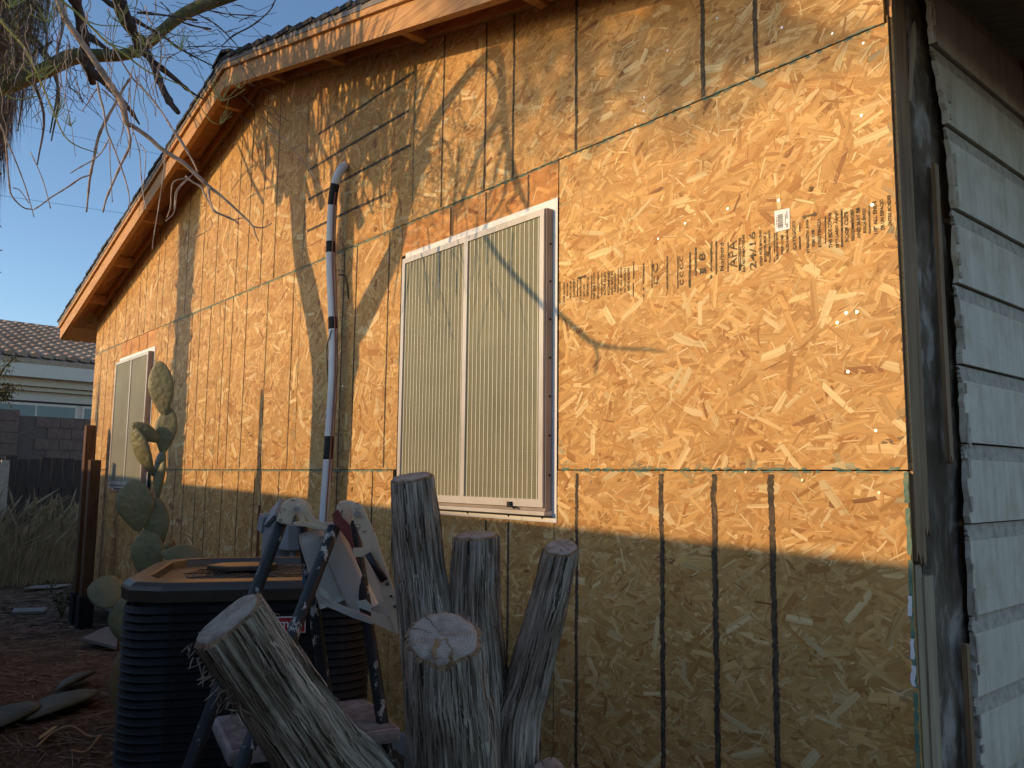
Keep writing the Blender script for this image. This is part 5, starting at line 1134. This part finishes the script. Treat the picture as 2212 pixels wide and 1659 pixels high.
# dark picket fence in front of it
F0 = PD(90, 985, 14.2); fz = F0.z; F0.z = 0
fn_ = thing('picket_fence', 'dark shaded wooden board fence below the block wall at the far left', 'fence', F0)
fb('rail', 'fence_dark', -2.2, 2.6, -.06, -.02, .9, 1.0, fn_, F0); fb('rail', 'fence_dark', -2.2, 2.6, -.06, -.02, .0, .1, fn_, F0)
for i in range(30): fb('board', 'fence_dark', -2.2+i*.157, -2.2+i*.157+.145, -.018, .004, -.25, fz-rp.uniform(0, .07), fn_, F0)
wp = PD(8, 1040, 13.6); o = MB().box((wp.x, wp.y, .55), (.05, .05, .85)).build('white_post', 'siding_edge'); tag(o, 'pale peeling post at the left edge beside the dark fence', 'post')
# square posts at the left end of the house
for i, (u, vt, vb, Y, lb) in enumerate(((196, 918, 1345, -.16, 'round topped brown wooden post standing at the left end of the house'), (205, 994, 1352, -.20, 'shorter square brown wooden post in front of the round topped one'))):
    p = W(u, vt, Y); b_ = Vector((p.x+.05*0, Y, gz(p.x, Y))); t_ = thing('wooden_post', lb, 'post', b_, 'posts at the left end of the house'); hw = .048; lean = (W(u-18, 1290, Y).x-p.x)
    pts = [(-hw, .2), (hw, .2), (hw, p.z-b_.z-.05), (hw*.7, p.z-b_.z-.01), (0, p.z-b_.z), (-hw*.7, p.z-b_.z-.01), (-hw, p.z-b_.z-.05)] if i == 0 else [(-hw, .2), (hw, .2), (hw, p.z-b_.z), (-hw, p.z-b_.z+.004)]
    MB().prism(pts, (0, .09, 0), b_-Vector((0, .045, 0))).build('post', 'post_brown', t_, bevel=.004)
    MB().box(b_+Vector((0, 0, .13)), (.066, .062, .16)).build('sleeve', 'post_black', t_, bevel=.006)
# feather grass
gp = PD(70, 1150, 12.4); gp.z = gz(gp.x, gp.y); m_ = MB()
for i in range(1300):
    a_ = rp.uniform(0, 6.283); r0 = rp.random()**.5*.55; p = gp+EV*(r0*math.cos(a_)*1.6)+NV*r0*math.sin(a_); ln_ = rp.uniform(.5, 1.25); d = (EV*rp.gauss(.35, .4)+NV*rp.gauss(.1, .3)); q1 = p+d*ln_*.25+Vector((0, 0, ln_*.6)); q2 = p+d*ln_*.7+Vector((0, 0, ln_*.92)); wd = EV*rp.uniform(.0014, .003)
    m_.quad(p-wd, p+wd, q1+wd, q1-wd); m_.quad(q1-wd, q1+wd, q2)
    if i % 9 == 0: m_.tube([q1.lerp(q2, .35), q1.lerp(q2, .8), q2+(q2-q1)*.2], [.006, .018, .003], 5)
tag(m_.build('feather_grass', 'grass_plume', kind=None), 'pale feathery ornamental grass clump in front of the dark fence', 'grass')
# dark shrub tips poking in at the left edge
for k, (u, v, lb) in enumerate(((6, 830, 'small dark leafy branch tips crossing the stucco wall at the left edge'),)):
    c_ = PD(-30, 850, 9.5); sh = thing('shrub', lb, 'shrub', (c_.x, c_.y, gz(c_.x, c_.y))); b_ = Vector(sh.location); m_ = MB(); l_ = MB(); m_.tube([b_, b_.lerp(c_, .6), c_], [.04, .03, .015], 8)
    for (uu, vv) in ((28, 775), (30, 838), (22, 860), (-10, 800), (-20, 870), (10, 850)):
        e = PD(uu, vv, 9.5); m_.tube(cat([c_-Vector((0, 0, .3)), c_.lerp(e, .5), e], 4), lerpl([.012, .008, .003], 4), 5)
        for q in range(110): p = c_.lerp(e, rp.uniform(.45, 1.02))+Vector((rp.gauss(0, .03), rp.gauss(0, .03), rp.gauss(0, .035))); a_ = Vector((rp.gauss(0, 1), rp.gauss(0, 1), rp.gauss(0, 1))).normalized(); s_ = a_.orthogonal()*.006; l_.quad(p-a_*.018, p-s_, p+a_*.018, p+s_)
    m_.build('trunk', 'dark_twig', sh); l_.build('crown', 'leaf_green', sh, kind='stuff')
# wires in the sky
for a_, b_, lb in (((-600, 830), (1500, 1270), 'upper of two thin overhead wires crossing the blue sky'), ((-600, 1460), (1500, 1765), 'lower of two thin overhead wires crossing the blue sky')):
    p, q = PD(*z1(*a_), 34), PD(*z1(*b_), 40); ex_ = (q-p); pts = [p-ex_*1.2, p-ex_*.4, p, q, q+ex_*.4, q+ex_*1.2]; tag(MB().tube(pts, .007, 6).build('overhead_wire', 'wire_black'), lb, 'wire', 'overhead wires')

# ================================================================== LITTER ON THE GROUND AT THE LEFT
def g_at(u, v):
    p = PZ(u, v, 0)
    for _ in range(4): p = PZ(u, v, gz(p.x, p.y))
    return p
lit = MB(); rl = random.Random(13)
for i in range(5200):
    q = rl.random(); x = rl.uniform(-9, .2) if q < .75 else rl.uniform(-16, -6); y = rl.uniform(-1.9, -.05) if x > -7 else rl.uniform(-1.5, 2.5)
    if x > -.9 and y > -.8: continue
    z = gz(x, y); a_ = rl.gauss(.5, .9); ln_ = rl.uniform(.02, .16)*(1 if x > -6 else 2.2); d = Vector((math.cos(a_), math.sin(a_), rl.uniform(-.03, .10))); wd = rl.uniform(.0015, .006)*(1 if x > -6 else 2); p = Vector((x, y, z+.004)); s_ = Vector((-d.y, d.x, .3)).normalized()*wd
    m2 = p+d*ln_*.5+Vector((rl.uniform(-.01, .01), rl.uniform(-.01, .01), .008*rl.random())); e = p+d*ln_
    lit.quad(p-s_, p+s_, m2+s_, m2-s_); lit.quad(m2-s_, m2+s_, e)
o = lit.build('ground_litter', 'litter', kind='stuff'); o['label'] = 'brown twigs and dry litter strewn over the shaded dirt'; o['category'] = 'litter'
sw_ = MB()
for i in range(240):
    x = rl.uniform(-7, -1.6); y = rl.uniform(-1.6, -.5); a_ = rl.gauss(.3, .5); ln_ = rl.uniform(.1, .4); d = Vector((math.cos(a_), math.sin(a_), .02)); p = Vector((x, y, gz(x, y)+.01)); s_ = Vector((-d.y, d.x, .4)).normalized()*.0015; b2 = Vector((0, 0, .03*rl.random())); m2 = p+d*ln_*.5+b2; e = p+d*ln_+Vector((-d.y, d.x, 0))*rl.uniform(-.06, .06)
    sw_.quad(p-s_, p+s_, m2+s_, m2-s_); sw_.quad(m2-s_, m2+s_, e)
o = sw_.build('dry_straw', 'straw', kind='stuff'); o['label'] = 'pale dry straw lying on the dirt by the air conditioner'; o['category'] = 'straw'
def slabuv(name, mt, pts, th, lb, cat_, lift=.02, tilt=0):
    P_ = [g_at(*q) for q in pts]; z = max(p.z for p in P_)+lift; m_ = MB(); k = len(P_); m_.v = [(p.x, p.y, z+tilt*i) for i, p in enumerate(P_)]+[(p.x, p.y, z-th+tilt*i*0) for i, p in enumerate(P_)]
    m_.f = [tuple(range(k)), tuple(reversed(range(k, 2*k)))]+[(j, k+j, k+(j+1) % k, (j+1) % k) for j in range(k)]; return tag(m_.build(name, mt), lb, cat_)
slabuv('concrete_slab', 'slab', [(-20, 1206), (-20, 1172), (70, 1166), (110, 1172), (70, 1190)], .08, 'pale concrete slab at the far left below the feathery grass', 'slab', .03)
slabuv('foam_sheet', 'siding_edge', [(72, 1216), (70, 1206), (165, 1196), (165, 1212)], .02, 'grey flat sheet lying on the dirt left of the wooden posts', 'sheet', .05)
slabuv('plank', 'weathered_plank', [(0, 1222), (50, 1206), (84, 1184), (92, 1187), (60, 1212), (20, 1226)], .03, 'weathered plank lying askew beside the grey sheet', 'plank', .07)
slabuv('red_strip', 'red_strip', [(52, 1167), (110, 1164), (165, 1157), (165, 1163), (110, 1169)], .02, 'dark red strip lying at the foot of the feathery grass', 'strip', .05)
slabuv('plank', 'weathered_plank', [(25, 1331), (30, 1321), (102, 1318), (90, 1329)], .025, 'weathered offcut of plank nearest the left edge on the dirt', 'plank', .03)
slabuv('plank', 'weathered_plank', [(50, 1279), (72, 1271), (152, 1266), (115, 1277)], .015, 'pale plank scrap further back on the dirt left of the posts', 'plank', .03)
slabuv('broken_board', 'weathered_plank', [(175, 1400), (225, 1384), (252, 1382), (252, 1410)], .02, 'light wooden board piece lying against the left side of the air conditioner', 'board', .04)
for i, (b0, t0, wpx, n_, lb) in enumerate((((56, 1570), (202, 1510), 62, (.2, -.3, .93), 'large fallen green cactus pad lying on the dirt beside the air conditioner'), ((-5, 1585), (52, 1540), 58, (.2, -.2, .95), 'pale fallen cactus pad at the bottom left edge'), ((120, 1505), (200, 1470), 30, (.2, -.5, .8), 'smaller withered cactus pad behind the large fallen one'))):
    p0, p1 = g_at(*b0), g_at(*t0); p0.z += .03; p1.z += .05; D = (p0-CAM).length; m_, s_ = pad_mesh(p0, p1, wpx*D/F*1.5, .04, n_, seed=60+i); o = m_.build('cactus_pad', 'cactus_dark', smooth=True); tag(o, lb, 'cactus pad', 'fallen cactus pads')
p = g_at(103, 1597); m_ = MB(); m_.prism([(.045*math.cos(R(40*k))*(1+.25*(k % 2)), .04*math.sin(R(40*k))*(1+.2*(k % 2))) for k in range(9)], (.006, -.004, .004), p+Vector((0, 0, .03)), (.9, .2, .3), (-.2, .8, .5)); tag(m_.build('dead_leaf', 'dead_leaf'), 'curled orange dead leaf on the dirt near the bottom left', 'leaf')
pts = [g_at(u, v)+Vector((0, 0, .02+.02*(k % 3))) for k, (u, v) in enumerate(((78, 1625), (110, 1604), (150, 1598), (190, 1600), (214, 1610), (212, 1622), (185, 1634), (150, 1642)))]; tag(MB().tube(cat(pts, 5), .006, 8).build('cord', 'orange_cord', smooth=True), 'thin tan cord looped on the dirt at the bottom left', 'cord')
pts = [PD(u, v, 1.95)+Vector((0, 0, 0)) for u, v in ((770, 1630), (800, 1648), (830, 1662), (870, 1690))]; pts.append(Vector((pts[-1].x, pts[-1].y+.05, .02))); tag(MB().tube(cat(pts, 5), .0045, 8).build('cord', 'straw', smooth=True), 'pale cord hanging under the ladder step beside the trunks', 'cord')
# small weeds by the posts
for i, (u, v, lb) in enumerate(((150, 1180, 'thin green weed growing beside the wooden posts'), (2190, 1650, 'small green weeds at the foot of the pale siding'))):
    if u < 1000: p = PD(u-10, 1240, 9.2); p.z = gz(p.x, p.y); h_ = .42
    else: p = Vector((1.36, .62, gz(1.36, .62))); h_ = .50
    wd_ = thing('weed', lb, 'weed', p); m_ = MB(); l_ = MB()
    for k in range(9):
        a_ = rp.uniform(0, 6.283); e = p+Vector((math.cos(a_)*.16, math.sin(a_)*.16, h_*rp.uniform(.6, 1.05))); m_.tube([p, p.lerp(e, .5)+Vector((0, 0, .05)), e], [.004, .003, .0015], 5)
        for q in range(16): c_ = p.lerp(e, rp.uniform(.3, 1))+Vector((rp.gauss(0, .02), rp.gauss(0, .02), rp.gauss(0, .02))); a2 = Vector((rp.gauss(0, 1), rp.gauss(0, 1), rp.gauss(0, .6))).normalized(); s_ = a2.orthogonal()*.008; l_.quad(c_-a2*.02, c_-s_, c_+a2*.02, c_+s_)
    m_.build('stem', 'leaf_green', wd_); l_.build('foliage', 'leaf_green', wd_, kind='stuff')
